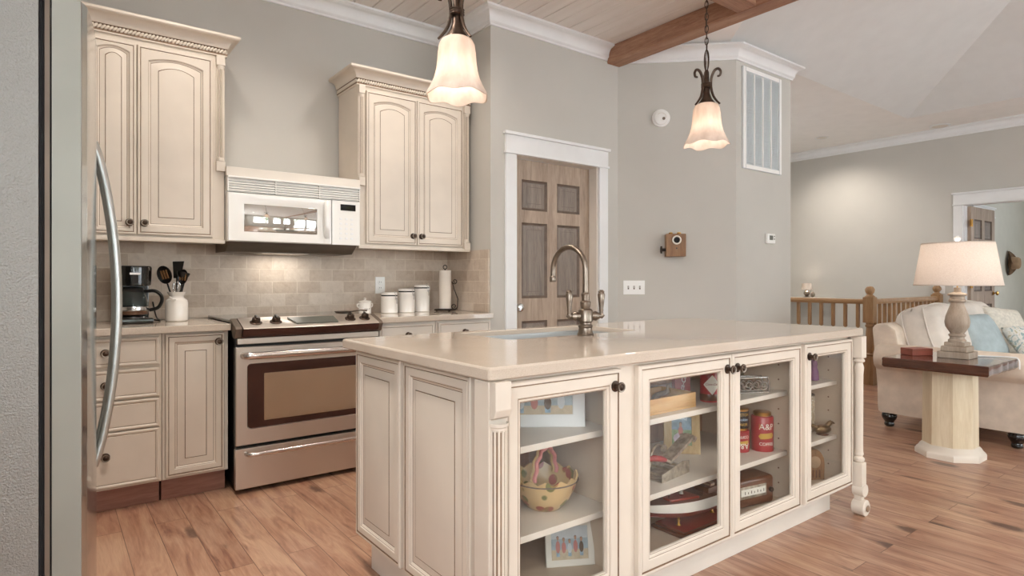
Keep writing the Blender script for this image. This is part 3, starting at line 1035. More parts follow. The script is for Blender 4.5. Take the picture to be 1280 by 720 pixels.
# oven door
mb = MB()
dz0, dz1 = .250, .755
def rr(i, y, zlo, zhi, xa, xb, r=.02):
    pts = []
    for cx_, cz_, a0 in ((xb - i - r, zlo + i + r, -PI / 2), (xb - i - r, zhi - i - r, 0), (xa + i + r, zhi - i - r, PI / 2), (xa + i + r, zlo + i + r, PI)):
        for k in range(5):
            a = a0 + PI / 2 * k / 4
            pts.append((cx_ + r * math.cos(a), y, cz_ + r * math.sin(a)))
    return pts
wx0, wx1, wz0, wz1 = x0 + .055, x1 - .055, .330, .668
mb.rings([rr(0, YR + .036, dz0, dz1, x0, x1, .006), rr(0, YR + .004, dz0, dz1, x0, x1, .006), rr(.004, YR, dz0, dz1, x0, x1, .006),
          rr(0, YR, wz0, wz1, wx0, wx1, .018), rr(.003, YR + .004, wz0, wz1, wx0, wx1, .018), rr(.004, YR + .005, wz0, wz1, wx0, wx1, .018)], 'steel',
         mats=['black_plastic', 'steel', 'steel', 'steel_bar', 'dark_trim', 'dark_trim'])
od = mb.build('oven_door', t_)
mb = MB(); mb.rings([rr(0, YR + .0048, wz0 + .035, wz1 - .055, wx0 + .085, wx1 - .03, .004), rr(.001, YR + .0038, wz0 + .035, wz1 - .055, wx0 + .085, wx1 - .03, .004)], 'oven_glass')
mb.build('oven_window', od)
def bar(parent, z, y, xa, xb, r, bowd, name='handle'):
    h = MB(); pts = []
    pts.append((xa, y + .03, z))
    for k in range(17):
        u = k / 16; x = xa + .012 + (xb - xa - .024) * u
        pts.append((x, y - .034 - bowd * (1 - (2 * u - 1) ** 2) + (.012 if k in (0, 16) else 0), z))
    pts.append((xb, y + .03, z))
    h.tube(spline(pts, 3), r, 'steel_bar', n=12, flat=(1.15, .85)); h.build(name, parent)
bar(od, .712, YR - .004, x0 + .03, x1 - .03, .016, .012)
mb = MB(); mb.box(x0, x1, YR, YR + .035, .026, .234, 'steel', bev=.004)
dr = mb.build('drawer', t_)
bar(dr, .205, YR - .004, x0 + .045, x1 - .045, .010, .008)
# spoon rest lying on the cooktop
mb = MB()
mb.lathe([(.02, .002), (.045, .006), (.055, .018), (.052, .018), (.04, .009), (.018, .006)], 'taupe_metal', (1.44, 3.60, .891), n=24)
mb.tube([(1.49, 3.60, .905), (1.55, 3.60, .912), (1.59, 3.60, .908)], [.012, .010, .014], 'taupe_metal', n=8, flat=(.4, 1))
tag(mb.build('spoon_rest'), 'small dark spoon rest lying on the back right of the stove top', 'spoon rest')

# ================================================================== MICROWAVE
x0, x1 = .782, 1.552
YM = 3.612
t_ = thing('microwave_oven', 'white microwave hung over the stove between the wall cabinets', 'microwave', ((x0 + x1) / 2, 3.8, 1.27))
W = 'white_enamel'
mb = MB(); mb.box(x0, x1, YM + .05, 3.984, 1.315, 1.678, W, bev=.004)
mb.build('body', t_)
mb = MB()
mb.prism([(x0 + .012, YM + .02, 1.314), (x0 + .012, 3.97, 1.314), (x0 + .012, 3.97, 1.262), (x0 + .012, YM + .10, 1.262)], (x1 - x0 - .024, 0, 0), 'taupe_metal')
mb.box(x0 + .22, x0 + .5, YM + .14, YM + .34, 1.258, 1.262, 'steel', bev=.001)
mb.build('underside', t_)
li = bpy.data.lights.new('cooktop_light', 'AREA'); li.shape = 'RECTANGLE'; li.size = .26; li.size_y = .1; li.energy = .7; li.color = (1, .93, .84)
lo_ = bpy.data.objects.new('cooktop_light', li); COL.objects.link(lo_); lo_.location = (1.15, YM + .24, 1.255)
g = MB()
gz0, gz1 = 1.592, 1.678
g.box(x0, x1, YM + .012, YM + .052, gz0, gz1, W)
g.box(x0, x1, YM - .012, YM + .012, gz1 - .012, gz1, W, bev=.004)
for k in range(5):
    z = gz0 + .004 + k * .0135
    g.prism([(x0 + .006, YM + .012, z), (x0 + .006, YM - .006, z), (x0 + .006, YM + .002, z + .008), (x0 + .006, YM + .012, z + .008)], (x1 - x0 - .012, 0, 0), W)
for xx in (x0, x0 + .255, x0 + .51, x1 - .006):
    g.box(xx, xx + .006, YM - .004, YM + .014, gz0, gz1 - .01, W)
g.build('vent_grille', t_)
xd = x1 - .182
mb = MB()
def bx(i, y, bowf=0): 
    return [(x0 + i, YM + y, 1.315 + i * .8), (xd - i * .6, YM + y, 1.315 + i * .8), (xd - i * .6, YM + y, 1.588 - i * .8), (x0 + i, YM + y, 1.588 - i * .8)]
win = [(x0 + .088, 1.372), (xd - .085, 1.372), (xd - .085, 1.528), (x0 + .088, 1.528)]
def wr(o_, y): 
    (a, b), (c, _), (_, d), _ = win
    return [(a - o_, YM + y, b - o_), (c + o_, YM + y, b - o_), (c + o_, YM + y, d + o_), (a - o_, YM + y, d + o_)]
mb.rings([bx(0, .05), bx(0, .004), bx(.006, -.004), wr(.052, -.008), wr(.006, .006), wr(0, .008)], W)
md = mb.build('door', t_)
p_ = MB(); p_.rings([wr(-.0005, .0078), wr(-.002, .0068)], 'microwave_glass'); p_.build('window', md)
h = MB(); h.tube(spline([(xd - .03, YM + .0, 1.355), (xd - .036, YM - .022, 1.40), (xd - .036, YM - .026, 1.47), (xd - .034, YM - .022, 1.53), (xd - .03, YM + .0, 1.575)], 5), .012, W, n=10, flat=(1, 1.5)); h.build('handle', md)
mb = MB(); mb.box(xd + .003, x1, YM - .002, YM + .05, 1.315, 1.588, W, bev=.004)
cp = mb.build('control_panel', t_)
d_ = MB(); d_.box(xd + .055, x1 - .03, YM - .005, YM - .0015, 1.528, 1.566, 'black_gloss', bev=.001); dd = d_.build('display', cp)
lettering('clock_digits', '12:00', .014, T((xd + .055 + x1 - .03) / 2, YM - .0052, 1.547), 'display_green', cp)
d_ = MB()
for r in range(5):
    for c in range(3):
        d_.box(xd + .05 + c * .035, xd + .066 + c * .035, YM - .0035, YM - .0015, 1.35 + r * .03, 1.362 + r * .03, 'trim_white', bev=.0006)
d_.build('keypad', cp)
mb = MB(); mb.box(.779, 1.559, 3.625, 3.984, 1.680, 1.730, 'cream_pale', bev=.003)
tag(mb.build('filler_panel'), 'narrow cream wooden filler rail lying along the top of the microwave', 'filler panel')

# ================================================================== FRIDGE
t_ = thing('refrigerator', 'stainless steel side-by-side fridge at the left edge, pebbled grey side', 'fridge', (-.35, 2.06, 0))
Y0, Y1 = 1.605, 2.515
mb = MB(); mb.box(-.765, -.0168, Y0, Y1, .03, 1.70, 'pebbled_grey', bev=.002)
for yy in (Y0 + .08, Y1 - .08):
    for xx in (-.68, -.12):
        mb.lathe([(.022, 0), (.022, .03)], 'black_plastic', (xx, yy, 0), n=12)
mb.build('body', t_)
mb = MB(); mb.box(-.0165, -.009, Y0 + .006, Y1 - .006, .09, 1.69, 'rubber'); mb.box(-.009, .0035, Y0 + .002, Y1 - .002, .09, 1.695, 'taupe_metal', bev=.002)
mb.build('gasket', t_)
mb = MB(); mb.box(-.03, .035, Y0 + .03, Y1 - .03, .015, .085, 'black_plastic', bev=.003); mb.build('kick_grille', t_)
YS = 2.06
def front(y):    # contoured front of the two doors
    u = abs(y - YS) / (YS - Y0)
    return .060 + .043 * math.cos(u * PI / 2) ** .8
for a, b in ((Y0, YS - .004), (YS + .004, Y1)):
    pts = [(.004, a), ]
    n = 14
    for k in range(n + 1):
        y = a + (b - a) * k / n
        x = front(y)
        if k == 0 and a == Y0 or k == n and b == Y1: x -= .004
        pts.append((x, y))
    pts.append((.004, b))
    mb = MB(); mb.prism([(x, y, .09) for x, y in pts], (0, 0, 1.612), 'steel_front', bev=.003)
    mb.mi('fridge_edge'); mb.bm.normal_update()
    for f_ in mb.bm.faces:
        if abs(f_.normal.y) > .8 or abs(f_.normal.z) > .8: f_.material_index = 1
    dr = mb.build('door', t_)
    ye = YS - .035 if a == Y0 else YS + .035
    h = MB()
    zz0, zz1 = .590, 1.478
    P0 = []
    for k in range(25):
        u = k / 24; s_ = math.sin(PI * u) ** .75
        P0.append((.098 + .056 * s_, ye, zz0 + (zz1 - zz0) * u))
    h.tube(P0, .0135, 'steel_v', n=12, flat=(.8, 1.15)); h.build('handle', dr)
    hc = MB(); hy = a + .03 if a == Y0 else b - .09
    hc.box(-.02, .04, hy, hy + .06, 1.703, 1.718, 'black_plastic', bev=.004); hc.build('hinge_cover', dr)
# ================================================================== SMALL THINGS ON THE WORKTOPS
ZT = .8752
t_ = thing('coffee_maker', 'black drip coffee maker with a glass carafe on the left worktop', 'coffee maker', (.345, 3.74, ZT))
mb = MB()
mb.box(.258, .432, 3.62, 3.86, ZT, ZT + .030, 'black_gloss', bev=.008)
mb.box(.262, .428, 3.775, 3.858, ZT + .028, ZT + .20, 'black_plastic', bev=.008)
mb.build('base', t_)
mb = MB()
mb.lathe([(.079, .195), (.084, .20), (.086, .25), (.087, .288), (.084, .297), (.02, .300)], 'black_gloss', (.345, 3.70, ZT), n=32)
mb.box(.262, .428, 3.72, 3.858, ZT + .2, ZT + .296, 'black_gloss', bev=.01)
bk = mb.build('brew_basket', t_)
mb = MB(); mb.box(.325, .372, 3.6125, 3.6155, ZT + .252, ZT + .262, 'trim_white'); mb.build('badge', bk)
mb = MB(); mb.lathe([(.062, .030), (.064, .036), (.05, .038)], 'chrome', (.345, 3.695, ZT), n=28); mb.build('hot_plate', t_)
mb = MB()
mb.lathe([(.055, .040), (.068, .046), (.073, .075), (.07, .115), (.058, .15), (.05, .168), (.047, .168), (.055, .148), (.067, .113), (.07, .075), (.065, .05), (.05, .044)], 'clear_glass', (.345, 3.695, ZT), n=32)
cf = mb.build('carafe', t_)
mb = MB(); mb.lathe([(.0735, .068), (.075, .07), (.075, .086), (.0735, .088)], 'chrome', (.345, 3.695, ZT), n=32, caps=False); mb.build('band', cf)
mb = MB(); mb.lathe([(.0675, .047), (.0695, .055), (.0705, .065), (.001, .066)], 'walnut', (.345, 3.695, ZT), n=28); mb.build('coffee', cf)
mb = MB(); mb.lathe([(.052, .166), (.054, .172), (.05, .184), (.02, .19)], 'black_plastic', (.345, 3.695, ZT), n=28); mb.build('lid', cf)
mb = MB(); mb.tube(spline([(.395, 3.68, ZT + .165), (.44, 3.665, ZT + .168), (.468, 3.655, ZT + .145), (.472, 3.653, ZT + .115), (.455, 3.66, ZT + .08), (.418, 3.672, ZT + .068)], 5), .009, 'black_plastic', n=10, flat=(1, 1.3)); mb.build('handle', cf)
mb = MB(); mb.tube(spline([(.43, 3.84, ZT + .02), (.455, 3.83, ZT + .008), (.478, 3.80, ZT + .005), (.485, 3.84, ZT + .005), (.48, 3.93, ZT + .02), (.47, 3.984, ZT + .10)], 6), .004, 'black_plastic', n=8); mb.build('cord', t_)

t_ = thing('utensil_jar', 'white milk-can shaped jar holding black cooking tools', 'jar', (.556, 3.755, ZT))
c = (.556, 3.755, ZT)
mb = MB(); mb.lathe([(.050, 0), (.055, .005), (.056, .10), (.052, .115), (.036, .128), (.034, .136), (.047, .160), (.044, .160), (.031, .137), (.033, .127), (.048, .112), (.052, .02)], 'ceramic', c, n=32); mb.build('body', t_)
mb = MB(); mb.tube(spline([(.556 - .040, 3.72, ZT + .133), (.556 - .03, 3.700, ZT + .125), (.556 - .012, 3.704, ZT + .12)], 6), .004, 'ceramic', n=8); mb.build('handle', t_)
def utensil(name, label, cat, base, tip, head, m='black_plastic', hm='black_plastic'):
    b, e_ = Vector(base), Vector(tip)
    t_ = thing(name, label, cat, base)
    mb = MB(); mb.tube([b, b.lerp(e_, .5), e_], [.0055, .005, .0045], m, n=8); mb.build('handle', t_)
    h = MB(); head(h); d = (e_ - b).normalized()
    up = d; side = Vector((.795, -.606, 0)); side = (side - up * side.dot(up)).normalized(); nrm = up.cross(side)
    mt = Matrix((side.to_4d(), nrm.to_4d(), up.to_4d(), (0, 0, 0, 1))).transposed()
    for i in range(3): mt[3][i] = 0; mt[i][3] = e_[i]
    mt[3][3] = 1
    h.xf(0, mt); h.build('head', t_)
def h_spoon(mb, w=.034, l=.045, slots=True):
    n = 20
    def ring(s, y): return [(w * s * math.sin(2 * PI * k / n), y, l - l * s * math.cos(2 * PI * k / n)) for k in range(n)]
    mb.rings([ring(.15, .012), ring(.6, .009), ring(1, 0), ring(1, -.003), ring(.6, .005), ring(.15, .008)], 'black_plastic')
    if slots:
        for k in (-1, 0, 1):
            mb.box(k * .014 - .0025, k * .014 + .0025, -.0045, .004, l * .55, l * 1.5, 'box_wood')
def h_turner(mb):
    mb.prism([(-.02, 0, 0), (.02, 0, 0), (.032, .004, .095), (-.032, .004, .095)], (0, .003, 0), 'black_plastic', bev=.001)
def h_ladle(mb):
    mb.lathe([(.003, -.034), (.018, -.03), (.03, -.016), (.034, 0), (.032, 0), (.028, -.014), (.016, -.027), (.002, -.031)], 'black_plastic', (0, -.03, .02), n=20)
def h_whisk(mb):
    for k in range(5):
        a = PI * k / 5
        pts = [(.02 * math.sin(PI * u / 12) ** .7 * math.cos(a) * (1 if True else 1), .02 * math.sin(PI * u / 12) ** .7 * math.sin(a), .055 * (1 - math.cos(PI * u / 12)) / 2) for u in range(13)]
        mb.tube(pts, .001, 'chrome', n=5); mb.tube([(-x, -y, z) for x, y, z in pts], .001, 'chrome', n=5)
utensil('slotted_spoon', 'black slotted spoon leaning left in the white milk-can jar, largest head', 'spoon', (.562, 3.755, ZT + .03), (.512, 3.755, ZT + .205), lambda m_: h_spoon(m_, .040, .050))
utensil('turner', 'black flat turner standing tallest in the white milk-can jar', 'spatula', (.55, 3.765, ZT + .03), (.563, 3.79, ZT + .235), h_turner)
utensil('slotted_spoon', 'smaller black slotted spoon upright in the white milk-can jar, in front of the turner', 'spoon', (.552, 3.745, ZT + .03), (.577, 3.735, ZT + .20), lambda m_: h_spoon(m_, .027, .042))
utensil('ladle', 'black ladle leaning right in the white milk-can jar', 'ladle', (.548, 3.757, ZT + .03), (.602, 3.772, ZT + .24), h_ladle)
utensil('whisk', 'short wire whisk between the black spoons in the white milk-can jar', 'whisk', (.56, 3.748, ZT + .03), (.553, 3.732, ZT + .16), h_whisk)

# outlet on the tiles
def wall_plate(name, label, cat, mat, w, h, kind):
    t_ = thing(name, label, cat, mat.to_translation(), local=False)
    mb = MB(); mb.box(-w / 2, w / 2, -.006, 0, -h / 2, h / 2, 'white_plastic', bev=.003); mb.xf(0, mat); mb.build('plate', t_)
    if kind == 'outlet':
        for z in (-.02, .02):
            mb = MB(); mb.lathe([(.016, 0), (.016, .003), (.015, .004)], 'white_plastic', (0, -.006, z), n=18, axis='-y')
            for xx in (-.006, .006): mb.box(xx - .0012, xx + .0012, -.0105, -.0095, z - .002, z + .007, 'black_plastic')
            mb.xf(0, mat); mb.build('socket', t_)
    else:
        for k in range(kind):
            x = (k - (kind - 1) / 2) * .046
            mb = MB(); mb.box(x - .0055, x + .0055, -.0068, -.006, -.014, .014, 'taupe_metal')
            mb.prism([(x - .0045, -.006, -.002), (x - .0045, -.006, .010), (x - .0045, -.017, .011), (x - .0045, -.016, .005)], (.009, 0, 0), 'white_plastic', bev=.001)
            mb.xf(0, mat); mb.build('toggle', t_)
    return t_
wall_plate('power_outlet', 'white power outlet on the stone tiles behind the canisters', 'outlet', T(1.862, 3.986, 1.063), .072, .118, 'outlet')

def canister(x, y, r, h, label, grooves=True, group=None):
    t_ = thing('canister', label, 'canister', (x, y, ZT), group=group)
    mb = MB(); n = 48
    mod = (lambda q, z, a: (q * (1 - (.035 if int(a / (2 * PI) * n + .5) % 2 else 0) * (1 if .008 < z < h - .012 and q > r * .9 else 0)), z)) if grooves else None
    mb.lathe([(r * .94, 0), (r, .005), (r, .012), (r, h - .016), (r, h - .012), (r * .97, h)], 'ceramic', (x, y, ZT), n=n, mod=mod)
    mb.build('body', t_)
    mb = MB(); mb.lathe([(r * .93, h), (r * .95, h + .004), (r * .93, h + .008)], 'rubber', (x, y, ZT), n=32); mb.build('seal', t_)
    mb = MB(); mb.lathe([(r * .96, h + .008), (r * 1.0, h + .011), (r * .99, h + .020), (r * .9, h + .025), (r * .3, h + .027)], 'ceramic', (x, y, ZT), n=32); mb.build('lid', t_)
    d = Vector((.30, -.954)).normalized()
    c = Vector((x, y)) + d * r
    mb = MB()
    side = Vector((-d.y, d.x))
    for s_ in (-1, 1):
        p0 = c + side * s_ * .009
        mb.tube([(p0.x, p0.y, ZT + h + .026), (p0.x + d.x * .012, p0.y + d.y * .012, ZT + h + .012), (p0.x + d.x * .010, p0.y + d.y * .010, ZT + h - .022)], .0018, 'chrome', n=6)
    p0 = c + d * .010
    mb.tube([(p0.x, p0.y, ZT + h - .01), (p0.x + d.x * .004, p0.y + d.y * .004, ZT + h - .05)], .007, 'chrome', n=8, flat=(.4, 1))
    mb.tube([(c.x - d.x * .015, c.y - d.y * .015, ZT + h + .028), (c.x - d.x * .004, c.y - d.y * .004, ZT + h + .036), (c.x + d.x * .004, c.y + d.y * .004, ZT + h + .028)], .0025, 'chrome', n=6)
    mb.build('clasp', t_)
    return t_
canister(1.845, 3.80, .058, .115, 'shortest of the three white ribbed canisters, next to the little white pot')
canister(1.985, 3.82, .058, .140, 'middle-sized white ribbed canister, between the shortest and the tallest')
canister(2.115, 3.84, .056, .165, 'tallest of the three white ribbed canisters, nearest the paper towels')
t_ = thing('lidded_pot', 'little white lidded pot beside the stove top', 'pot', (1.668, 3.80, ZT))
c = (1.668, 3.80, ZT)
mb = MB(); mb.lathe([(.036, 0), (.040, .004), (.041, .07), (.038, .076)], 'ceramic', c, n=28); mb.build('body', t_)
mb = MB(); mb.lathe([(.043, .076), (.044, .082), (.036, .088), (.010, .091), (.007, .097), (.010, .104), (.004, .108)], 'ceramic', c, n=28); mb.build('lid', t_)
for s_ in (-1, 1):
    mb = MB(); mb.tube(spline([(1.668 + s_ * .038, 3.80, ZT + .066), (1.668 + s_ * .052, 3.80, ZT + .066), (1.668 + s_ * .051, 3.80, ZT + .048), (1.668 + s_ * .039, 3.80, ZT + .044)], 4), .004, 'ceramic', n=8); mb.build('handle', t_)
lettering('lettering', 'SALT', .018, T(1.668, 3.80, ZT + .032), 'taupe_metal', t_, wrap=.0412)

px, py = 2.285, 3.80
t_ = thing('paper_towel_holder', 'black scrolled iron paper towel holder in the worktop corner', 'paper towel holder', (px, py, ZT))
mb = MB(); mb.lathe([(.078, .006), (.080, .010), (.076, .014), (.01, .015)], 'iron', (px, py, ZT), n=28)
for k in range(3):
    a = 2 * PI * k / 3 + .5; mb.ell((px + .06 * math.cos(a), py + .06 * math.sin(a), ZT + .006), (.008, .008, .006), 'iron', n=10, k=6)
mb.build('base', t_)
mb = MB(); mb.tube([(px, py, ZT + .012), (px, py, ZT + .305)], .005, 'iron', n=8)
mb.tube([(px + .016 * math.cos(a), py, ZT + .318 + .014 * math.sin(a)) for a in [2 * PI * k / 16 for k in range(16)]], .003, 'iron', n=6, closed=True); mb.build('post', t_)
def scroll(cx, cz, r0, turns, a0, sg=1, n=26):
    return [(cx + r0 * (1 - .8 * k / n) * math.cos(a0 + sg * turns * 2 * PI * k / n), cz + r0 * (1 - .8 * k / n) * math.sin(a0 + sg * turns * 2 * PI * k / n)) for k in range(n)]
mb = MB()
ax, ay = px + .045, py - .052
lo = scroll(0, .035, .024, 1.4, 0, -1); hi = scroll(.004, .215, .020, 1.4, PI, 1)
d2 = Vector((.795, -.606))
mb.tube([(ax + d2.x * a, ay + d2.y * a, ZT + z) for a, z in lo[::-1]] + [(ax + d2.x * .026, ay + d2.y * .026, ZT + .09), (ax + d2.x * .0, ay + d2.y * .0, ZT + .16)] + [(ax + d2.x * a, ay + d2.y * a, ZT + z) for a, z in hi], .0035, 'iron', n=7)
mb.tube([(ax, ay, ZT + .012), (ax + d2.x * .02, ay + d2.y * .02, ZT + .012), (ax + d2.x * .024, ay + d2.y * .024, ZT + .035)], .0035, 'iron', n=7)
mb.build('scroll_arm', t_)
mb = MB(); mb.lathe([(.018, .018), (.043, .018), (.044, .02), (.044, .292), (.043, .295), (.018, .295), (.018, .018)], 'paper_towel', (px, py, ZT), n=32, caps=False)
tag(mb.build('paper_towel_roll'), 'white paper towel roll standing on the black iron holder', 'paper towel')

# ================================================================== PENDANTS
def pendant(x, y, z0, label):
    t_ = thing('pendant_lamp', label, 'lamp', (x, y, z0), local=True, group='pendant lamps over the island')
    mb = MB(); n = 72
    prof = [(.022, .208), (.040, .206), (.054, .198), (.062, .182), (.066, .155), (.068, .125), (.072, .095), (.080, .065), (.092, .038), (.104, .016), (.109, .004)]
    inner = [(r - .004, z) for r, z in prof[::-1]]
    def mod(r, z, a):
        k = max(0, (.10 - z) / .10)
        return r * (1 + .035 * k * k * math.cos(6 * a + .6)), z - .006 * k * k * math.cos(6 * a + .6)
    mb.lathe(prof + inner, 'alabaster', n=n, mod=mod, caps=False); mb.build('lamp_shade', t_, ang=60)
    mb = MB(); mb.lathe([(.012, .20), (.013, .17), (.024, .15), (.030, .125), (.024, .10), (.006, .09)], 'bulb', n=20); mb.build('bulb', t_)
    mb = MB()
    mb.lathe([(.042, .203), (.040, .210), (.026, .230), (.017, .255), (.014, .30), (.012, .36), (.008, .372)], 'bronze', n=20)
    mb.lathe([(.024, .284), (.027, .288), (.025, .292), (.027, .296), (.025, .300), (.027, .304), (.024, .308)], 'bronze', n=20)
    mb.build('fitter', t_)
    for k in range(3):
        a = 2 * PI * k / 3 + .75
        pl = [(.066, .196), (.050, .214), (.034, .240), (.024, .275), (.022, .305), (.026, .335), (.040, .362), (.058, .368), (.070, .352), (.066, .334), (.054, .332)]
        pts = spline([(r * math.cos(a), r * math.sin(a), z) for r, z in pl], 4)
        mb = MB(); mb.tube(pts, [.0045 + .0025 * math.sin(PI * i / len(pts)) for i in range(len(pts))], 'bronze', n=8); mb.build('scroll_arm', t_)
    mb = MB()
    for a in (0, PI / 2):
        mb.tube([(.013 * math.cos(u) * math.cos(a), .013 * math.cos(u) * math.sin(a), .42 + .052 * math.sin(u)) for u in [2 * PI * k / 20 for k in range(20)]], .0028, 'bronze', n=7, closed=True)
    zc = .485; zt = ZC - z0 - .04; k = 0
    while zc < zt:
        a = PI / 2 * (k % 2) + .5
        mb.tube([(.008 * math.cos(u) * math.cos(a), .008 * math.cos(u) * math.sin(a), zc + .019 * math.sin(u)) for u in [2 * PI * q_ / 14 for q_ in range(14)]], .0022, 'bronze', n=6, closed=True)
        zc += .030; k += 1
    mb.tube([(.003 * math.sin(z * 30), .003 * math.cos(z * 30), z) for z in [.37 + (zt + .03 - .37) * i / 30 for i in range(31)]], .0018, 'iron', n=5)
    mb.build('chain', t_)
    mb = MB(); mb.lathe([(.065, zt + .039), (.065, zt + .030), (.05, zt + .012), (.015, zt - .002), (.008, zt - .01)], 'bronze', n=28); mb.build('ceiling_canopy', t_)
    li = bpy.data.lights.new('pendant_glow', 'POINT'); li.energy = PEND; li.color = (1, .93, .84); li.shadow_soft_size = .03
    lo_ = bpy.data.objects.new('pendant_glow', li); COL.objects.link(lo_); lo_.location = (x, y, z0 + .075)
    return t_
PEND = .85
pendant(1.130, 1.80, 1.735, 'bell-shaped glass pendant lamp nearest the camera, hanging before the wall cabinet')
pendant(2.575, 1.80, 1.760, 'bell-shaped glass pendant lamp farther along the island, hanging before the diagonal wall')

# ================================================================== THINGS ON THE WALLS
Fv = Vector((math.cos(HEAD), math.sin(HEAD), 0)); Rv = Vector((math.sin(HEAD), -math.cos(HEAD), 0))
def ray(u, v): return Fv + Rv * ((u - 640) / 760) + Vector((0, 0, (350 - v) / 760))
def hit(u, v, p0, n):
    d = ray(u, v); o = Vector((0, 0, H)); return o + d * ((Vector(p0) - o).dot(Vector(n)) / d.dot(Vector(n)))
nd = (dn.x, dn.y, 0)
rzd = math.atan2(e.y, e.x) if False else math.atan2((D1 - D0).y, (D1 - D0).x)
def diag(u, v):
    p_ = hit(u, v, (D0.x, D0.y, 0), nd); return T(p_.x, p_.y, p_.z, rzd)
mt = diag(826, 148)
t_ = thing('smoke_detector', 'round white smoke detector high on the diagonal wall', 'smoke detector', mt.to_translation())
mb = MB(); mb.lathe([(.072, 0), (.073, .008), (.070, .018), (.062, .020), (.058, .036), (.045, .042), (.015, .044)], 'white_plastic', n=36, axis='-y'); mb.xf(0, mt); mb.build('body', t_)
mb = MB(); mb.lathe([(.012, .043), (.012, .047), (.010, .048)], 'taupe_metal', (.018, 0, -.012), n=16, axis='-y'); mb.xf(0, mt); mb.build('test_button', t_)
mb = MB(); mb.tube([(.036 * math.cos(a), -.043, .004 + .03 * math.sin(a)) for a in [PI * k / 14 for k in range(-2, 12)]], .002, 'cream_pale', n=6); mb.xf(0, mt); mb.build('vent_slot', t_)
wall_plate('light_switch', 'triple white light switch on the diagonal wall above the island', 'light switch', diag(792.5, 359.5), .172, .115, 3)

mt = diag(842, 306.5)
t_ = thing('wall_box', 'small antique wooden crank box mounted on the diagonal wall', 'wall decoration', mt.to_translation())
mb = MB(); mb.box(-.072, .082, -.105, 0, -.095, .085, 'box_wood', bev=.004); mb.xf(0, mt); mb.build('body', t_)
mb = MB()
for x in (-.03, .035):
    mb.lathe([(.014, .085), (.016, .09), (.016, .098), (.006, .102)], 'brass', (x, -.05, 0), n=16)
mb.xf(0, mt); mb.build('bell_cap', t_)
mb = MB(); mb.lathe([(.036, 0), (.036, .012), (.030, .016), (.024, .010)], 'paper_white', (.008, -.105, .035), n=24, axis='-y', caps=False)
mb.lathe([(.0245, .002), (.024, .009)], 'rubber', (.008, -.105, .035), n=24, axis='-y'); mb.xf(0, mt); mb.build('lens', t_)
mb = MB(); mb.lathe([(.006, 0), (.006, .003), (.003, .004)], 'black_plastic', (.008, -.105, -.03), n=10, axis='-y'); mb.xf(0, mt); mb.build('keyhole', t_)
mb = MB(); mb.lathe([(.012, 0), (.012, .03), (.02, .032), (.02, .04)], 'iron', (-.072, -.06, -.04), n=14, axis='-x')
mb.box(-.112, -.098, -.07, -.05, -.07, -.01, 'iron', bev=.004); mb.xf(0, mt); mb.build('crank', t_)

pa = hit(927, 82, (0, D1.y, 0), (0, 1, 0)); pb = hit(975, 217, (0, D1.y, 0), (0, 1, 0))
p_tl = hit(927, 82, (0, D1.y, 0), (0, 1, 0)); p_bl = hit(927, 210, (0, D1.y, 0), (0, 1, 0)); 
vx0, vx1, vz0, vz1 = pa.x, pb.x, p_bl.z, p_tl.z
t_ = thing('air_return_grille', 'tall white air return grille high on the column by the living room', 'vent', ((vx0 + vx1) / 2, D1.y, vz0))
mb = MB(); y = D1.y; f = .038
mb.box(vx0, vx1, y - .004, y, vz0, vz1, 'grille_shadow')
for a, b, c_, d in ((vx0, vx0 + f, vz0, vz1), (vx1 - f, vx1, vz0, vz1), (vx0 + f, vx1 - f, vz0, vz0 + f), (vx0 + f, vx1 - f, vz1 - f, vz1)):
    mb.box(a, b, y - .016, y - .003, c_, d, 'white_plastic', bev=.004)
mb.build('frame', t_)
nb = 4; wv = (vx1 - vx0 - 2 * f) / nb
for k in range(nb):
    a = vx0 + f + k * wv
    mb = MB(); mb.box(a, a + .012, y - .014, y - .003, vz0 + f, vz1 - f, 'white_plastic', bev=.002)
    z = vz0 + f + .006
    while z < vz1 - f - .012:
        mb.prism([(a + .014, y - .012, z), (a + .014, y - .004, z + .009), (a + .014, y - .004, z + .011), (a + .014, y - .012, z + .002)], (wv - .022, 0, 0), 'grille_shadow')
        z += .014
    mb.build('louvre_panel', t_)
mt = hit(961, 298.5, (0, D1.y, 0), (0, 1, 0)); mt = T(mt.x, mt.y + .001, mt.z)
t_ = thing('thermostat', 'small white thermostat with grey screen on the column', 'thermostat', mt.to_translation())
mb = MB(); mb.box(-.062, .062, -.028, 0, -.042, .042, 'white_plastic', bev=.008); mb.xf(0, mt); mb.build('body', t_)
mb = MB(); mb.box(-.034, .018, -.030, -.0275, -.012, .026, 'screen_grey', bev=.001); mb.xf(0, mt); mb.build('screen', t_)
mb = MB()
for z in (-.002, .02): mb.box(.034, .046, -.030, -.0275, z - .006, z + .006, 'taupe_metal', bev=.001)
mb.xf(0, mt); mb.build('button', t_)
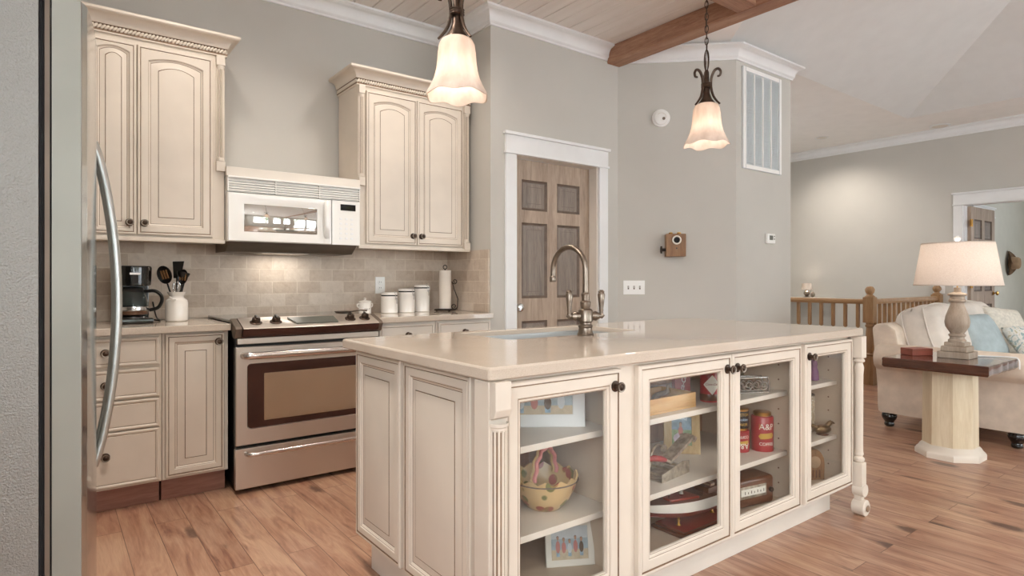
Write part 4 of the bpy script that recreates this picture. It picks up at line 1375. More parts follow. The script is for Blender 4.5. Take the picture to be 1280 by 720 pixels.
# ================================================================== ISLAND
wood('back_boards', ('8F6A52', 'A88066', 'BC967A'), 'z', .5)
IX0, IX1, IY0, IY1 = .945, 3.0, 1.315, 2.232
isl = thing('kitchen_island', 'long cream glazed kitchen island with four glass-front doors', 'kitchen island', (1.97, 1.76, 0))
mb = MB(); ci = 'cabinet_inside'; cm = 'cream'
YBK = 1.79
mb.box(IX0, IX0 + .02, IY0, IY1, .13, .838, cm)
mb.box(IX1 - .02, IX1, IY0, IY1, .13, .838, cm)
mb.box(IX0, IX1, IY1 - .02, IY1, .13, .838, cm)
mb.box(IX0 + .02, IX1 - .02, IY0 + .02, IY1 - .02, .13, .156, ci)
mb.box(IX0 + .02, IX1 - .02, YBK, YBK + .015, .156, .838, 'back_boards')
mb.box(IX0 + .02, IX1 - .02, IY0 + .02, YBK, .828, .838, ci)
mb.box(IX0 + .02, IX0 + .026, IY0 + .02, YBK, .156, .828, ci); mb.box(IX1 - .026, IX1 - .02, IY0 + .02, YBK, .156, .828, ci)
DIV = ((1.445, 1.463), (2.523, 2.541))
for a, b in DIV: mb.box(a, b, IY0 + .02, YBK, .156, .828, ci)
for a, b in ((IX0, .985), (1.395, 1.515), (2.49, 2.575), (2.965, IX1)): mb.box(a, b, IY0, IY0 + .02, .13, .838, cm)
for a, b in ((.985, 1.395), (1.515, 2.49), (2.575, 2.965)):
    mb.box(a, b, IY0, IY0 + .02, .805, .838, cm); mb.box(a, b, IY0, IY0 + .02, .13, .17, cm)
# peg holes on the right-hand sides of the compartments
for xx in (DIV[0][0], DIV[1][0], IX1 - .026):
    for yy in (1.40, 1.70):
        for k in range(10):
            mb.lathe([(.0035, -.0012), (.0035, .0008)], 'walnut', (xx, yy, .22 + k * .064), n=8, axis='-x')
mb.build('body', isl)
mb = MB(); mb.box(IX0 + .035, IX1 - .02, 1.395, IY1 - .06, 0, .1295, 'cream_pale', bev=.002); mb.build('toe_kick', isl)
SH = ((.605, .625), (.348, .368))
for a, b in ((IX0 + .027, DIV[0][0] - .001), (DIV[0][1] + .001, DIV[1][0] - .001), (DIV[1][1] + .001, IX1 - .027)):
    for z0, z1 in SH:
        mb = MB(); mb.box(a, b, 1.36, YBK - .001, z0, z1, 'cream_pale', bev=.002); mb.build('shelf', isl)
for i, (a, b, ks) in enumerate(((.959, 1.413, 1), (1.495, 2.006, 1), (2.010, 2.515, -1), (2.548, 2.985, -1))):
    d = glazed_door(isl, 'glass_door', T(a, IY0 - .022, .146), b - a, .68, m=cm)
    knob(d, (b - .03 if ks > 0 else a + .03, IY0 - .022, .146 + .68 - .052), scale=.9)
for ya, yb in ((2.190, 1.828), (1.802, 1.405)):
    raised(isl, 'end_panel', T(IX0 - .0215, ya, .142, -PI / 2), ya - yb, .69, m=cm, rail=.05, bev=.03)
mb = MB(); mb.box(.898, .960, IY0 - .036, IY0 + .03, .0, .838, cm, bev=.003)
mb.prism([(.902, IY0 - .036, .838), (.902, IY0 - .062, .838), (.902, IY0 - .062, .765), (.902, IY0 - .054, .745), (.902, IY0 - .036, .738)], (.052, 0, 0), cm, bev=.003)
fluted(mb, .929, IY0 - .036, .10, .730, .024, cm)
mb.box(.899, .959, IY0 - .060, IY0 - .03, .0, .10, cm, bev=.004)
mb.build('corner_post', isl)
# turned leg on the right-hand corner
lx, ly = 3.025, 1.283
mb = MB()
mb.box(lx - .024, lx + .024, ly - .024, ly + .024, .735, .838, cm, bev=.004)
mb.lathe([(.016, .735), (.024, .727), (.024, .719), (.015, .712), (.019, .70), (.021, .69), (.018, .66), (.017, .30), (.020, .285), (.014, .275), (.023, .266), (.023, .256), (.016, .248)], cm, (lx, ly, 0), n=20)
mb.box(lx - .024, lx + .024, ly - .024, ly + .024, .135, .248, cm, bev=.005)
mb.lathe([(.026, -.026), (.030, -.024), (.030, .024), (.026, .026)], cm, (lx, ly - .004, .118), n=20, axis='-y')
mb.box(lx - .017, lx + .017, ly - .018, ly + .018, .05, .125, cm, bev=.006)
mb.lathe([(.030, -.030), (.037, -.026), (.037, .026), (.030, .030)], cm, (lx, ly - .006, .038), n=24, axis='-y')
mb.lathe([(.014, .031), (.016, .034), (.010, .037)], 'glaze', (lx, ly - .006, .038), n=14, axis='-y')
mb.box(IX1 - .001, lx + .02, ly + .02, ly + .05, .14, .83, cm)
mb.build('scroll_leg', isl)

# worktop with the sink cut out
def rrect(x0, x1, y0, y1, z, r, n=6):
    pts = []
    for cx, cy, a0 in ((x1 - r, y0 + r, -PI / 2), (x1 - r, y1 - r, 0), (x0 + r, y1 - r, PI / 2), (x0 + r, y0 + r, PI)):
        for k in range(n + 1):
            a = a0 + PI / 2 * k / n; pts.append((cx + r * math.cos(a), cy + r * math.sin(a), z))
    return pts
OX = (.893, 3.040, 1.268, 2.250); HX = (1.38, 2.10, 1.825, 2.185)
def orr(i, z): return rrect(OX[0] + i, OX[1] - i, OX[2] + i, OX[3] - i, z, .012)
def hrr(i, z): return rrect(HX[0] - i, HX[1] + i, HX[2] - i, HX[3] + i, z, .035)
mb = MB()
mb.rings([orr(.004, .840), orr(0, .844), orr(0, .869), orr(.002, .873), orr(.006, .875), hrr(.003, .875), hrr(0, .872), hrr(0, .854), orr(.05, .854), orr(.05, .840), orr(.004, .840)], 'quartz', False, False)
bmesh.ops.remove_doubles(mb.bm, verts=mb.bm.verts, dist=1e-6)
tag(mb.build('worktop', ang=10), 'beige speckled stone worktop on the kitchen island', 'worktop')
t_ = thing('sink', 'stainless steel double-bowl sink set under the island worktop', 'sink', (1.74, 2.016, .66))
mb = MB()
mb.rings([rrect(HX[0] - .02, HX[1] + .02, HX[2] - .02, HX[3] + .02, .8535, .05), rrect(HX[0] + .002, HX[1] - .002, HX[2] + .002, HX[3] - .002, .8535, .034),
          rrect(HX[0] + .004, HX[1] - .004, HX[2] + .004, HX[3] - .004, .80, .034), rrect(HX[0] + .012, HX[1] - .012, HX[2] + .012, HX[3] - .012, .68, .034), rrect(HX[0] + .06, HX[1] - .06, HX[2] + .06, HX[3] - .06, .665, .04)], 'steel_basin', False, True)
mb.build('bowl', t_)
mb = MB(); mb.box(1.60, 1.62, HX[2] + .01, HX[3] - .01, .668, .80, 'steel_basin', bev=.008); mb.build('divider', t_)
for xx in (1.5, 1.85):
    mb = MB(); mb.lathe([(.045, .666), (.045, .669), (.03, .668), (.028, .664)], 'chrome', (xx, 2.016, 0), n=24); mb.build('drain', t_)

t_ = thing('faucet', 'brushed bronze gooseneck faucet with two lever handles on the island', 'faucet', (1.738, 1.788, .875))
fx, fy, fz = 1.738, 1.788, .8752
mb = MB(); mb.lathe([(.033, 0), (.034, .006), (.030, .012), (.027, .030), (.030, .036), (.030, .040), (.024, .046), (.024, .052), (.030, .058), (.030, .100), (.026, .106), (.018, .110), (.021, .120), (.022, .135), (.016, .142), (.016, .150), (.018, .168), (.012, .175)], 'nickel', (fx, fy, fz), n=28); mb.build('body', t_)
mb = MB(); pts = [(fx, fy, fz + .17), (fx, fy, fz + .26)]
for k in range(0, 17):
    a = PI * k / 16; pts.append((fx, fy + .1 - .1 * math.cos(a), fz + .265 + .098 * math.sin(a)))
pts += [(fx, fy + .2, fz + .25), (fx, fy + .201, fz + .235)]
mb.tube(pts, [.0125] + [.0115] * (len(pts) - 2) + [.0115], 'nickel', n=14)
mb.lathe([(.0135, 0), (.015, .004), (.015, .020), (.0115, .026)], 'nickel', (fx, fy + .2005, fz + .216), n=18); mb.build('spout', t_)
for s_ in (-1, 1):
    mb = MB(); d = Vector((.93 * s_, -.37 * s_))
    mb.tube([(fx + d.x * .025, fy + d.y * .025, fz + .078), (fx + d.x * .045, fy + d.y * .045, fz + .078), (fx + d.x * .06, fy + d.y * .06, fz + .078)], [.016, .020, .013], 'nickel', n=14)
    hx, hy = fx + d.x * .070, fy + d.y * .070
    mb.tube([(fx + d.x * .055, fy + d.y * .055, fz + .078), (hx, hy, fz + .078), (hx + d.x * .006, hy + d.y * .006, fz + .085)], [.008, .012, .011], 'nickel', n=12)
    mb.lathe([(.010, .078), (.008, .095), (.0095, .10), (.009, .108), (.012, .135), (.0155, .165), (.012, .172), (.013, .178), (.007, .184)], 'nickel', (hx, hy, fz), n=18)
    mb.build('lever_handle', t_)

# ================================================================== THINGS BEHIND THE GLASS
def pframe(name, label, x, y, z, w, h, fw, m, pic, rz=-.65, tilt=.16, th=.016):
    t_ = thing(name, label, 'picture frame', (x, y, z), rz, local=True)
    mt = Matrix.Translation((0, 0, 0)) @ Matrix.Rotation(-tilt, 4, 'X')
    mb = MB()
    def q(i, yy): return [(-w / 2 + i, yy, i), (w / 2 - i, yy, i), (w / 2 - i, yy, h - i), (-w / 2 + i, yy, h - i)]
    mb.rings([q(.002, th), q(0, th - .002), q(0, .002), q(.002, 0), q(fw - .003, .002), q(fw, .004), q(fw, .0085)], m, True, True)
    mb.xf(0, mt); fo = mb.build('frame', t_)
    mb = MB()
    yt = th + h * .75 * math.tan(tilt) + .002
    mb.prism([(-.02, yt, h * .72), (.02, yt, h * .72), (.03, yt + .05, .004), (-.03, yt + .05, .004)], (0, .003, 0), 'walnut')
    mb.build('easel_back', t_)
    iw, ih = w - 2 * fw, h - 2 * fw
    pm = MB(); yb = .0078
    def rect(x0, x1, z0, z1, m_, dy): pm.box(-iw / 2 + iw * x0, -iw / 2 + iw * x1, yb - dy, yb - dy + .0005, fw + ih * z0, fw + ih * z1, m_)
    def oval(cx, cz, rx, rz_, m_, dy):
        pm.prism([(-iw / 2 + iw * cx + rx * iw * math.cos(a), yb - dy, fw + ih * cz + rz_ * ih * math.sin(a)) for a in [2 * PI * k / 12 for k in range(12)]], (0, .0004, 0), m_)
    pic(rect, oval); pm.xf(0, mt); pm.build('photograph', t_)
    mb = MB(); mb.box(-iw / 2, iw / 2, .0038, .0044, fw, fw + ih, 'pane'); mb.xf(0, mt); mb.build('glass', t_)
    return t_
plain('photo_sky', 'DFE5EC', .6, var=.03, scale=30); plain('photo_sea', 'B7C6D2', .6, var=.06, scale=40); plain('photo_sand', 'DCCBB2', .6, var=.05, scale=40)
plain('photo_dark', '77685F', .6, var=.1, scale=60); plain('photo_skin', 'CFA088', .5); plain('photo_green', 'A5BC9C', .6, var=.15, scale=60); plain('photo_pink', 'D9908C', .5); plain('photo_blue', 'A4C0D8', .6, var=.1, scale=60); plain('photo_lilac', 'DCD0E4', .5, var=.1, scale=60)
def people(cols, z0, z1):
    def f(rect, oval):
        rect(0, 1, 0, 1, 'photo_sky', 0); rect(0, 1, 0, .62, 'photo_sea', .0004); rect(0, 1, 0, .3, 'photo_sand', .0008)
        n = len(cols)
        for k, c_ in enumerate(cols):
            x = .18 + .64 * k / (n - 1); hgt = z1 - .05 * (k % 3)
            rect(x - .045, x + .045, z0, z0 + .25, 'photo_sand' if k % 2 else 'photo_blue', .0012)
            oval(x, (z0 + hgt) / 2 + .03, .06, (hgt - z0) * .36, c_, .0016)
            oval(x, hgt + .02, .032, .06, 'photo_skin', .002); oval(x, hgt + .05, .034, .045, 'photo_dark', .0018)
    return f
def seated(rect, oval):
    rect(0, 1, 0, 1, 'photo_blue', 0); rect(0, 1, 0, .55, 'photo_green', .0004)
    oval(.45, .25, .38, .2, 'photo_lilac', .0008); oval(.45, .5, .12, .18, 'photo_pink', .0012); oval(.45, .72, .07, .08, 'photo_skin', .0016); oval(.45, .76, .075, .07, 'photo_dark', .0014)
ZS1, ZS2, ZS0 = .6255, .3685, .1565
pframe('picture_frame', 'wide white picture frame on the top shelf behind the leftmost glass door', 1.262, 1.50, ZS1, .285, .175, .040, 'trim_white', people(('photo_sky', 'photo_pink', 'photo_dark', 'photo_sky'), .05, .75), rz=-.60, tilt=.12)
pframe('picture_frame', 'cream picture frame with a group photo on the bottom shelf, leftmost door', 1.368, 1.475, ZS0, .165, .145, .020, 'paper_white', people(('photo_pink', 'photo_pink', 'photo_sky', 'photo_pink', 'photo_dark'), .1, .62), rz=-.50, tilt=.2)
pframe('picture_frame', 'pale wooden picture frame with a seated figure photo, middle shelf of the island', 2.12, 1.60, ZS2, .15, .185, .034, 'frame_wood', seated, rz=-.78, tilt=.16, th=.03)

# painted ceramic basket
bx_, by_ = 1.275, 1.50
t_ = thing('ceramic_basket', 'painted yellow ceramic basket with a looped handle behind the leftmost glass door', 'basket', (bx_, by_, ZS2), local=True)
BS = 1.08
mb = MB()
def bmod(r, z, a):
    return (r, z + (.006 * math.cos(14 * a) if z > .085 else 0))
mb.lathe([(.045, 0), (.052, .004), (.075, .03), (.093, .065), (.101, .098), (.096, .098), (.088, .066), (.070, .033), (.045, .010)], 'painted_basket', n=56, mod=bmod); mb.xf(0, Matrix.Scale(BS, 4)); mb.build('bowl', t_)
mb = MB()
for s_ in (-.006, .006):
    mb.tube([(.088 * math.cos(a) * .72, s_ * .8 + .003 * math.sin(12 * a + s_ * 520), .088 + .088 * math.sin(a)) for a in [PI * k / 24 for k in range(25)]], .006, 'painted_basket' if s_ > 0 else 'photo_pink', n=8)
mb.xf(0, Matrix.Rotation(.35, 4, 'Z') @ Matrix.Scale(BS, 4)); mb.build('handle', t_)
mb = MB(); mb.tube([(.1005 * math.cos(a), .1005 * math.sin(a), .086) for a in [2 * PI * k / 40 for k in range(40)]], .002, 'photo_dark', n=6, closed=True); mb.xf(0, Matrix.Scale(BS, 4)); mb.build('rim_line', t_)

# tray with driftwood and jars
tx0, tx1, ty0, ty1 = 1.50, 1.93, 1.395, 1.56
t_ = thing('wooden_tray', 'low honey-coloured wooden tray on the top shelf of the island', 'tray', ((tx0 + tx1) / 2, (ty0 + ty1) / 2, ZS1))
mb = MB(); mb.box(tx0, tx1, ty0, ty1, ZS1, ZS1 + .008, 'honey_wood')
for a, b, c_, d in ((tx0, tx1, ty0, ty0 + .01), (tx0, tx1, ty1 - .01, ty1), (tx0, tx0 + .01, ty0 + .01, ty1 - .01), (tx1 - .01, tx1, ty0 + .01, ty1 - .01)):
    mb.box(a, b, c_, d, ZS1 + .008, ZS1 + .055, 'honey_wood', bev=.002)
mb.build('body', t_)
plain('pale_blue_glass', 'B9CFD6', .12, var=.05)
for k, (x, r, h_, lab) in enumerate(((1.60, .034, .10, 'short pale blue glass jar at the left end of the wooden tray'), (1.72, .030, .13, 'taller pale blue glass jar in the wooden tray'))):
    j = thing('glass_jar', lab, 'jar', (x, 1.49, ZS1 + .0085), local=True)
    mb = MB(); mb.lathe([(r * .9, 0), (r, .006), (r, h_ * .7), (r * .7, h_ * .85), (r * .7, h_), (r * .62, h_), (r * .62, h_ * .85), (r * .92, h_ * .68), (r * .92, .01)], 'pale_blue_glass', n=24); mb.build('body', j)
    mb = MB(); mb.lathe([(r * .74, h_ + .0005), (r * .76, h_ + .004), (r * .74, h_ + .014), (r * .3, h_ + .016)], 'nickel', n=20); mb.build('lid', j)
mb = MB(); mb.tube(spline([(1.78, 1.47, ZS1 + .024), (1.83, 1.50, ZS1 + .035), (1.87, 1.48, ZS1 + .05), (1.905, 1.51, ZS1 + .046)], 5), [.014 - .0005 * k for k in range(16)], 'lamp_wood', n=8)
mb.tube(spline([(1.83, 1.50, ZS1 + .035), (1.84, 1.46, ZS1 + .06), (1.82, 1.44, ZS1 + .085)], 4), [.009, .0085, .008, .007, .006, .005, .005, .004, .004], 'lamp_wood', n=7)
tag(mb.build('driftwood'), 'twisted piece of driftwood at the right end of the wooden tray', 'driftwood')
# red tins with script
t_ = thing('red_tin', 'flat red tin with white script lettering beside the wooden tray', 'tin', (2.005, 1.52, ZS1), -.62, local=True)
mb = MB(); mb.box(-.032, .032, -.022, .022, 0, .118, 'red_label', bev=.004); mb.build('body', t_)
mb = MB(); mb.box(-.029, .029, -.0232, -.0215, .006, .112, 'red_paint'); mb.build('front_panel', t_)
lettering('lettering', 'Coca-Cola', .024, T(0, -.0236, .06) @ Matrix.Rotation(-PI / 2 + .2, 4, 'Y'), 'paper_white', t_, shear=.35)
mb = MB(); mb.box(-.030, .030, -.020, .020, .1185, .125, 'red_paint', bev=.002); mb.build('lid', t_)
t_ = thing('round_tin', 'round dark red tin with a white diamond label on the island top shelf', 'tin', (2.062, 1.43, ZS1), -.62, local=True)
mb = MB(); mb.lathe([(.034, 0), (.035, .003), (.035, .118), (.034, .121)], 'red_label', n=32)
mb.lathe([(.0352, .006), (.0356, .007), (.0356, .03), (.0352, .031)], 'walnut', n=32, caps=False); mb.build('body', t_)
mb = MB(); ppts = []
def cyl(x, z, r=.0356): return (r * math.sin(x / r), -r * math.cos(x / r), z)
rows = 14
V_ = []
for k in range(rows + 1):
    z = .030 + .076 * k / rows; hw_ = .034 * (1 - abs(2 * k / rows - 1)) + .0005
    V_.append([mb.bm.verts.new(cyl(hw_ * (2 * i / 8 - 1), z)) for i in range(9)])
for k in range(rows):
    for i in range(8): mb.face([V_[k][i], V_[k][i + 1], V_[k + 1][i + 1], V_[k + 1][i]], 'paper_white')
mb.build('diamond_label', t_)
lettering('lettering', 'Coca-Cola', .013, T(0, 0, .07), 'red_paint', t_, shear=.3, wrap=.036)
mb = MB(); mb.lathe([(.036, .1215), (.0365, .124), (.0365, .132), (.03, .134)], 'nickel', n=32); mb.build('lid', t_)

# bread slicer / grater with the red handle
t_ = thing('vintage_slicer', 'old metal kitchen slicer with a red handle on the island middle shelf', 'slicer', (1.83, 1.475, ZS2), .12, local=True)
plain('old_metal', 'AFA392', .36, .6, var=.2, scale=40)
mb = MB(); om = 'old_metal'
mb.prism([(-.085, -.055, 0), (.105, -.055, 0), (.105, .055, 0), (-.085, .055, 0)], (0, 0, .004), om)
for y in (-.055, .052):
    mb.prism([(-.085, y, .004), (.105, y, .004), (.105, y, .045), (.06, y, .052), (-.085, y, .030)], (0, .003, 0), om)
mb.box(-.07, -.066, -.052, .052, .02, .028, om); mb.box(.05, .06, -.052, .052, .03, .038, om); mb.box(.0, .008, -.052, .052, .022, .03, om)
mb.build('frame', t_)
mb = MB()
mb.prism([(-.02, -.05, .052), (.155, -.05, .118), (.155, .0, .118), (-.02, .0, .052)], (-.004, 0, .012), om, bev=.002)
mb.tube([(.150, y, .122 - .9 * (y + .025) ** 2 * 8) for y in [-.055 + .006 * k for k in range(11)]], .012, om, n=8)
mb.build('slanted_blade', t_)
mb = MB(); mb.tube(spline([(-.05, .02, .035), (-.03, .025, .085), (.02, .03, .105), (.05, .03, .085)], 5), .005, om, n=8)
mb.lathe([(.014, -.006), (.016, 0), (.014, .006)], om, (.03, .01, .09), n=16, axis='-y'); mb.build('crank', t_)
mb = MB(); mb.tube([(-.155, -.04, .098), (-.12, -.042, .096), (-.08, -.045, .086), (-.05, -.046, .076)], [.008, .011, .011, .008], 'red_paint', n=12); mb.tube([(-.05, -.046, .076), (-.015, -.046, .062)], .005, om, n=8); mb.build('red_handle', t_)
# iron scroll ornament behind
mb = MB()
for s_ in (-1, 1):
    mb.tube([(1.625 + s_ * (x + .02), 1.66, ZS2 + z) for x, z in scroll(0, .13, .028, 1.3, PI * .5, -1)], .004, 'iron', n=7)
    mb.tube(spline([(1.625 + s_ * .02, 1.66, ZS2 + .158), (1.625 + s_ * .05, 1.66, ZS2 + .08), (1.625 + s_ * .015, 1.66, ZS2 + .01)], 6), .004, 'iron', n=7)
mb.lathe([(.035, 0), (.036, .004), (.03, .008), (.006, .012)], 'iron', (1.625, 1.66, ZS2), n=18)
tag(mb.build('iron_scroll'), 'dark iron scroll ornament behind the old slicer on the middle shelf', 'ornament')

# model boat on its stand
bcx, bcy = 1.955, 1.452
t_ = thing('model_boat', 'model speedboat with a red and white hull on the island bottom shelf', 'model boat', (bcx, bcy, ZS0), local=True)
mb = MB(); mb.box(-.125, .20, -.085, .075, 0, .012, 'walnut', bev=.003); mb.box(-.115, .19, -.075, .065, .012, .022, 'hull_red', bev=.004); mb.build('stand', t_)
for x in (-.07, .14):
    mb = MB(); mb.lathe([(.010, .022), (.006, .026), (.004, .035), (.007, .040), (.004, .045), (.006, .056)], 'brass', (x, -.012, 0), n=12); mb.build('post', t_)
def hull(zlo, zhi, m, cap, name, shr=0):
    mb = MB(); rings = []; n = 28
    for k in range(n + 1):
        u = k / n; x = -.25 + .49 * u
        half = .062 * (math.sin(min(1, u * 1.9) * PI / 2)) ** .8 * (1 - .15 * max(0, u - .6))
        sheer = .020 * (1 - u) ** 2
        keel = .028 * (1 - min(1, u * 1.6)) ** 2
        lo = zlo + keel * (1 if zlo < .06 else .6) + sheer * .5; hi = zhi + sheer
        kk = .55 if zlo < .06 else 1
        xs = x - (.022 * (hi - lo) / .05 if u == 0 else 0)
        rings.append([(x + .02 * (1 - u), -half * kk, lo), (x + .02 * (1 - u), half * kk, lo), (x, half, hi), (x, -half, hi)])
    V = [[mb.bm.verts.new((p_[0], p_[1] - .012, p_[2])) for p_ in r] for r in rings]
    for k in range(n):
        for i in range(4):
            mb.face([V[k][i], V[k][(i + 1) % 4], V[k + 1][(i + 1) % 4], V[k + 1][i]], cap if i == 2 else m)
    mb.face(V[0], m); mb.face(V[-1][::-1], m)
    return mb.build(name, t_)
hull(.052, .078, 'hull_red', 'hull_red', 'lower_hull'); hull(.078, .116, 'hull_white', 'walnut', 'upper_hull')
mb = MB()
mb.prism([(-0.137, -.03, 0.123), (-0.137, .01, 0.123), (.0, .03, 0.117), (.0, -.055, 0.117)], (0, 0, .012), 'hull_red', bev=.003)
mb.build('foredeck', t_)
mb = MB(); mb.prism([(.02, -.05, 0.116), (.02, .026, 0.116), (.045, .02, 0.157), (.045, -.044, 0.157)], (.003, 0, 0), 'clear_glass'); mb.build('windscreen', t_)
mb = MB(); mb.box(.07, .21, -.045, .022, 0.116, 0.139, 'walnut', bev=.004); mb.box(.09, .12, -.04, .016, 0.139, 0.153, 'felt', bev=.004); mb.build('cockpit', t_)
mb = MB(); mb.lathe([(.008, 0.131), (.011, 0.137), (.009, 0.147), (.003, 0.151)], 'chrome', (-.055, -.012, 0), n=14); mb.lathe([(.003, 0.131), (.003, 0.143), (.006, 0.147)], 'chrome', (-0.127, -.012, 0), n=10); mb.tube([(.02, .03, 0.157), (.10, .03, 0.167), (.2, .03, 0.157)], .002, 'chrome', n=6); mb.build('deck_fittings', t_)

# scroll napkin holder and tumblers
t_ = thing('napkin_holder', 'silver scrollwork napkin holder on the top shelf, second door from the right', 'napkin holder', (2.345, 1.43, ZS1), -.45, local=True)
plain('silver', 'B4B2B0', .25, .95, var=.1, scale=30)
for y in (-.022, .022):
    mb = MB()
    mb.tube([(-.075, y, .004), (.075, y, .004), (.078, y, .04), (.07, y, .066), (-.07, y, .066), (-.078, y, .04)], .004, 'silver', n=8, closed=True)
    for k in range(4):
        mb.tube([(-.054 + .036 * k + x, y, .034 + z) for x, z in scroll(0, 0, .022, 1.5, PI * k, 1 if k % 2 else -1)], .003, 'silver', n=6)
    mb.build('scroll_side', t_)
mb = MB(); mb.box(-.074, .074, -.024, .024, 0, .003, 'silver'); mb.build('base', t_)
for x, y, lab in ((2.285, 1.53, 'clear glass tumbler behind the silver napkin holder, left one'), (2.375, 1.51, 'clear glass tumbler behind the silver napkin holder, right one')):
    mb = MB(); mb.lathe([(.026, 0), (.028, .004), (.034, .11), (.032, .11), (.026, .012), (.02, .010)], 'clear_glass', (x, y, ZS1), n=24)
    tag(mb.build('tumbler'), lab, 'glass', 'tumblers behind the napkin holder')

# coffee tins
def coffee_tin(x, y, z, r, h, rz, label, flip=False):
    t_ = thing('coffee_tin', label, 'tin', (x, y, z), rz, local=True)
    mb = MB(); mb.lathe([(r * .98, 0), (r, .003), (r, h * .86), (r * .95, h * .885), (r * .82, h * .9)], 'red_label', n=36); mb.build('body', t_)
    mb = MB(); mb.lathe([(r * .78, h * .9), (r * .8, h * .905), (r * .8, h * .99), (r * .7, h), (r * .2, h * .995)], 'brass', n=32); mb.build('lid', t_)
    mb = MB(); rows = []
    for k in range(5):
        zz = h * (.34 + .035 * k)
        rows.append([mb.bm.verts.new(cyl((i / 10 - .5) * r * 1.5 * (1 - .12 * abs(k - 2)), zz + .10 * (i / 10 - .5) * r, r + .0005)) for i in range(11)])
    for k in range(4):
        for i in range(10): mb.face([rows[k][i], rows[k][i + 1], rows[k + 1][i + 1], rows[k + 1][i]], 'yellow_label')
    mb.build('banner', t_)
    rot = Matrix.Rotation(PI, 4, 'Y') if flip else Matrix()
    # letters wrap about the axis, upside down when the tin stands on its head
    def L(text, s_, zc): lettering('lettering', text, s_, T(0, 0, zc), 'paper_white', t_, wrap=r + .0006)
    if not flip:
        L('A&P', r * .78, h * .64); L('COFFEE', r * .40, h * .20)
        mb = MB()
        for k in range(3): 
            a, b = cyl(-r * .72, h * (.60 + .05 * k), r + .0012), cyl(-r * .52, h * (.62 + .03 * k), r + .0012); mb.tube([a, b], .0012, 'yellow_label', n=5)
        mb.build('ray_marks', t_)
    else:
        o1 = lettering('lettering', 'A&P', r * .78, Matrix.Rotation(PI, 4, 'Y') @ Matrix.Rotation(0, 4, 'Z'), 'paper_white', t_, wrap=r + .0006)
        o1.data.transform(Matrix.Translation((0, 0, h * .28)))
        o2 = lettering('lettering', 'COFFEE', r * .40, Matrix.Rotation(PI, 4, 'Y'), 'paper_white', t_, wrap=r + .0006)
        o2.data.transform(Matrix.Translation((0, 0, h * .66)))
    return t_
coffee_tin(2.452, 1.435, ZS2, .046, .165, -.62, 'tall red coffee tin with brass lid and white lettering, nearest the shelf end')
coffee_tin(2.362, 1.49, ZS2, .043, .100, -.62, 'short red coffee tin with upside-down lettering under a small dark tin', flip=True)
t_ = thing('small_tin', 'small black tin with yellow lettering stacked on the short red tin', 'tin', (2.362, 1.49, ZS2 + .1005), -.62, local=True)
mb = MB(); mb.lathe([(.039, 0), (.040, .002), (.040, .070), (.039, .072)], 'black_plastic', n=32); mb.build('body', t_)
mb = MB(); mb.lathe([(.0405, .0725), (.041, .074), (.041, .080), (.036, .082)], 'brass', n=32); mb.build('lid', t_)
lettering('lettering', 'BOSTON', .017, T(0, 0, .058), 'yellow_label', t_, wrap=.0406)
lettering('lettering', 'cookies', .017, T(0, 0, .038), 'photo_blue', t_, wrap=.0406, shear=.3)
lettering('lettering', 'MAKER', .015, T(0, 0, .017), 'yellow_label', t_, wrap=.0406)
# radio
t_ = thing('table_radio', 'brown tabletop radio with a pale dial on the island bottom shelf', 'radio', (2.345, 1.455, ZS0), -.18, local=True)
mb = MB(); mb.box(-.12, .12, -.055, .055, 0, .118, 'walnut', bev=.016, seg=4); mb.build('body', t_)
mb = MB(); mb.box(-.085, .070, -.058, -.054, .040, .090, 'old_metal', bev=.002); mb.build('face', t_)
mb = MB(); mb.box(-.080, .062, -.0595, -.0575, .052, .080, 'paper_white', bev=.001); mb.build('dial', t_)
for x in (-.02, .0, .02, -.045, .04): 
    pass
mb = MB()
for k in range(7): mb.box(-.06 + .018 * k, -.056 + .018 * k, -.0602, -.0595, .060, .072 - .004 * (k % 2), 'photo_dark')
mb.build('dial_marks', t_)
mb = MB(); mb.lathe([(.010, 0), (.010, .010), (.008, .012)], 'black_plastic', (.095, -.054, .06), n=16, axis='-y'); mb.build('tuning_knob', t_)
# rightmost compartment
t_ = thing('purple_bottle', 'purple figurine bottle on the top shelf behind the rightmost glass door', 'bottle', (2.885, 1.425, ZS1), local=True)
mb = MB(); mb.lathe([(.018, 0), (.022, .004), (.020, .04), (.014, .062), (.016, .074), (.012, .092), (.006, .10)], 'purple', n=20); mb.build('body', t_)
mb = MB(); mb.ell((0, 0, .112), (.014, .014, .014), 'photo_skin', n=14, k=8); mb.build('stopper', t_)
mb = MB(); mb.lathe([(.018, 0), (.02, .004), (.019, .055), (.010, .075), (.009, .10), (.011, .102)], 'walnut', (2.935, 1.455, ZS1), n=20)
tag(mb.build('brown_bottle'), 'small dark brown bottle beside the purple figurine bottle', 'bottle')
t_ = thing('mosaic_vase', 'tall shell-mosaic vase on the middle shelf behind the rightmost glass door', 'vase', (2.93, 1.475, ZS2), local=True)
mb = MB(); mb.lathe([(.026, 0), (.029, .004), (.030, .16), (.028, .172), (.024, .172), (.025, .02)], 'shell_mosaic', n=28); mb.build('body', t_)
mb = MB(); mb.lathe([(.0285, .1725), (.031, .176), (.028, .18)], 'silver', n=28, caps=False); mb.build('rim', t_)
t_ = thing('brass_duck', 'little brass duck ornament on the middle shelf, rightmost glass door', 'ornament', (2.915, 1.40, ZS2), -.5, local=True)
mb = MB(); mb.ell((0, 0, .026), (.045, .022, .022), 'old_brass', n=18, k=10)
mb.tube(spline([(.02, 0, .035), (.038, 0, .052), (.05, 0, .055), (.062, 0, .050)], 4), [.014, .013, .012, .012, .012, .012, .011, .009, .007, .006, .005, .004, .003], 'old_brass', n=10)
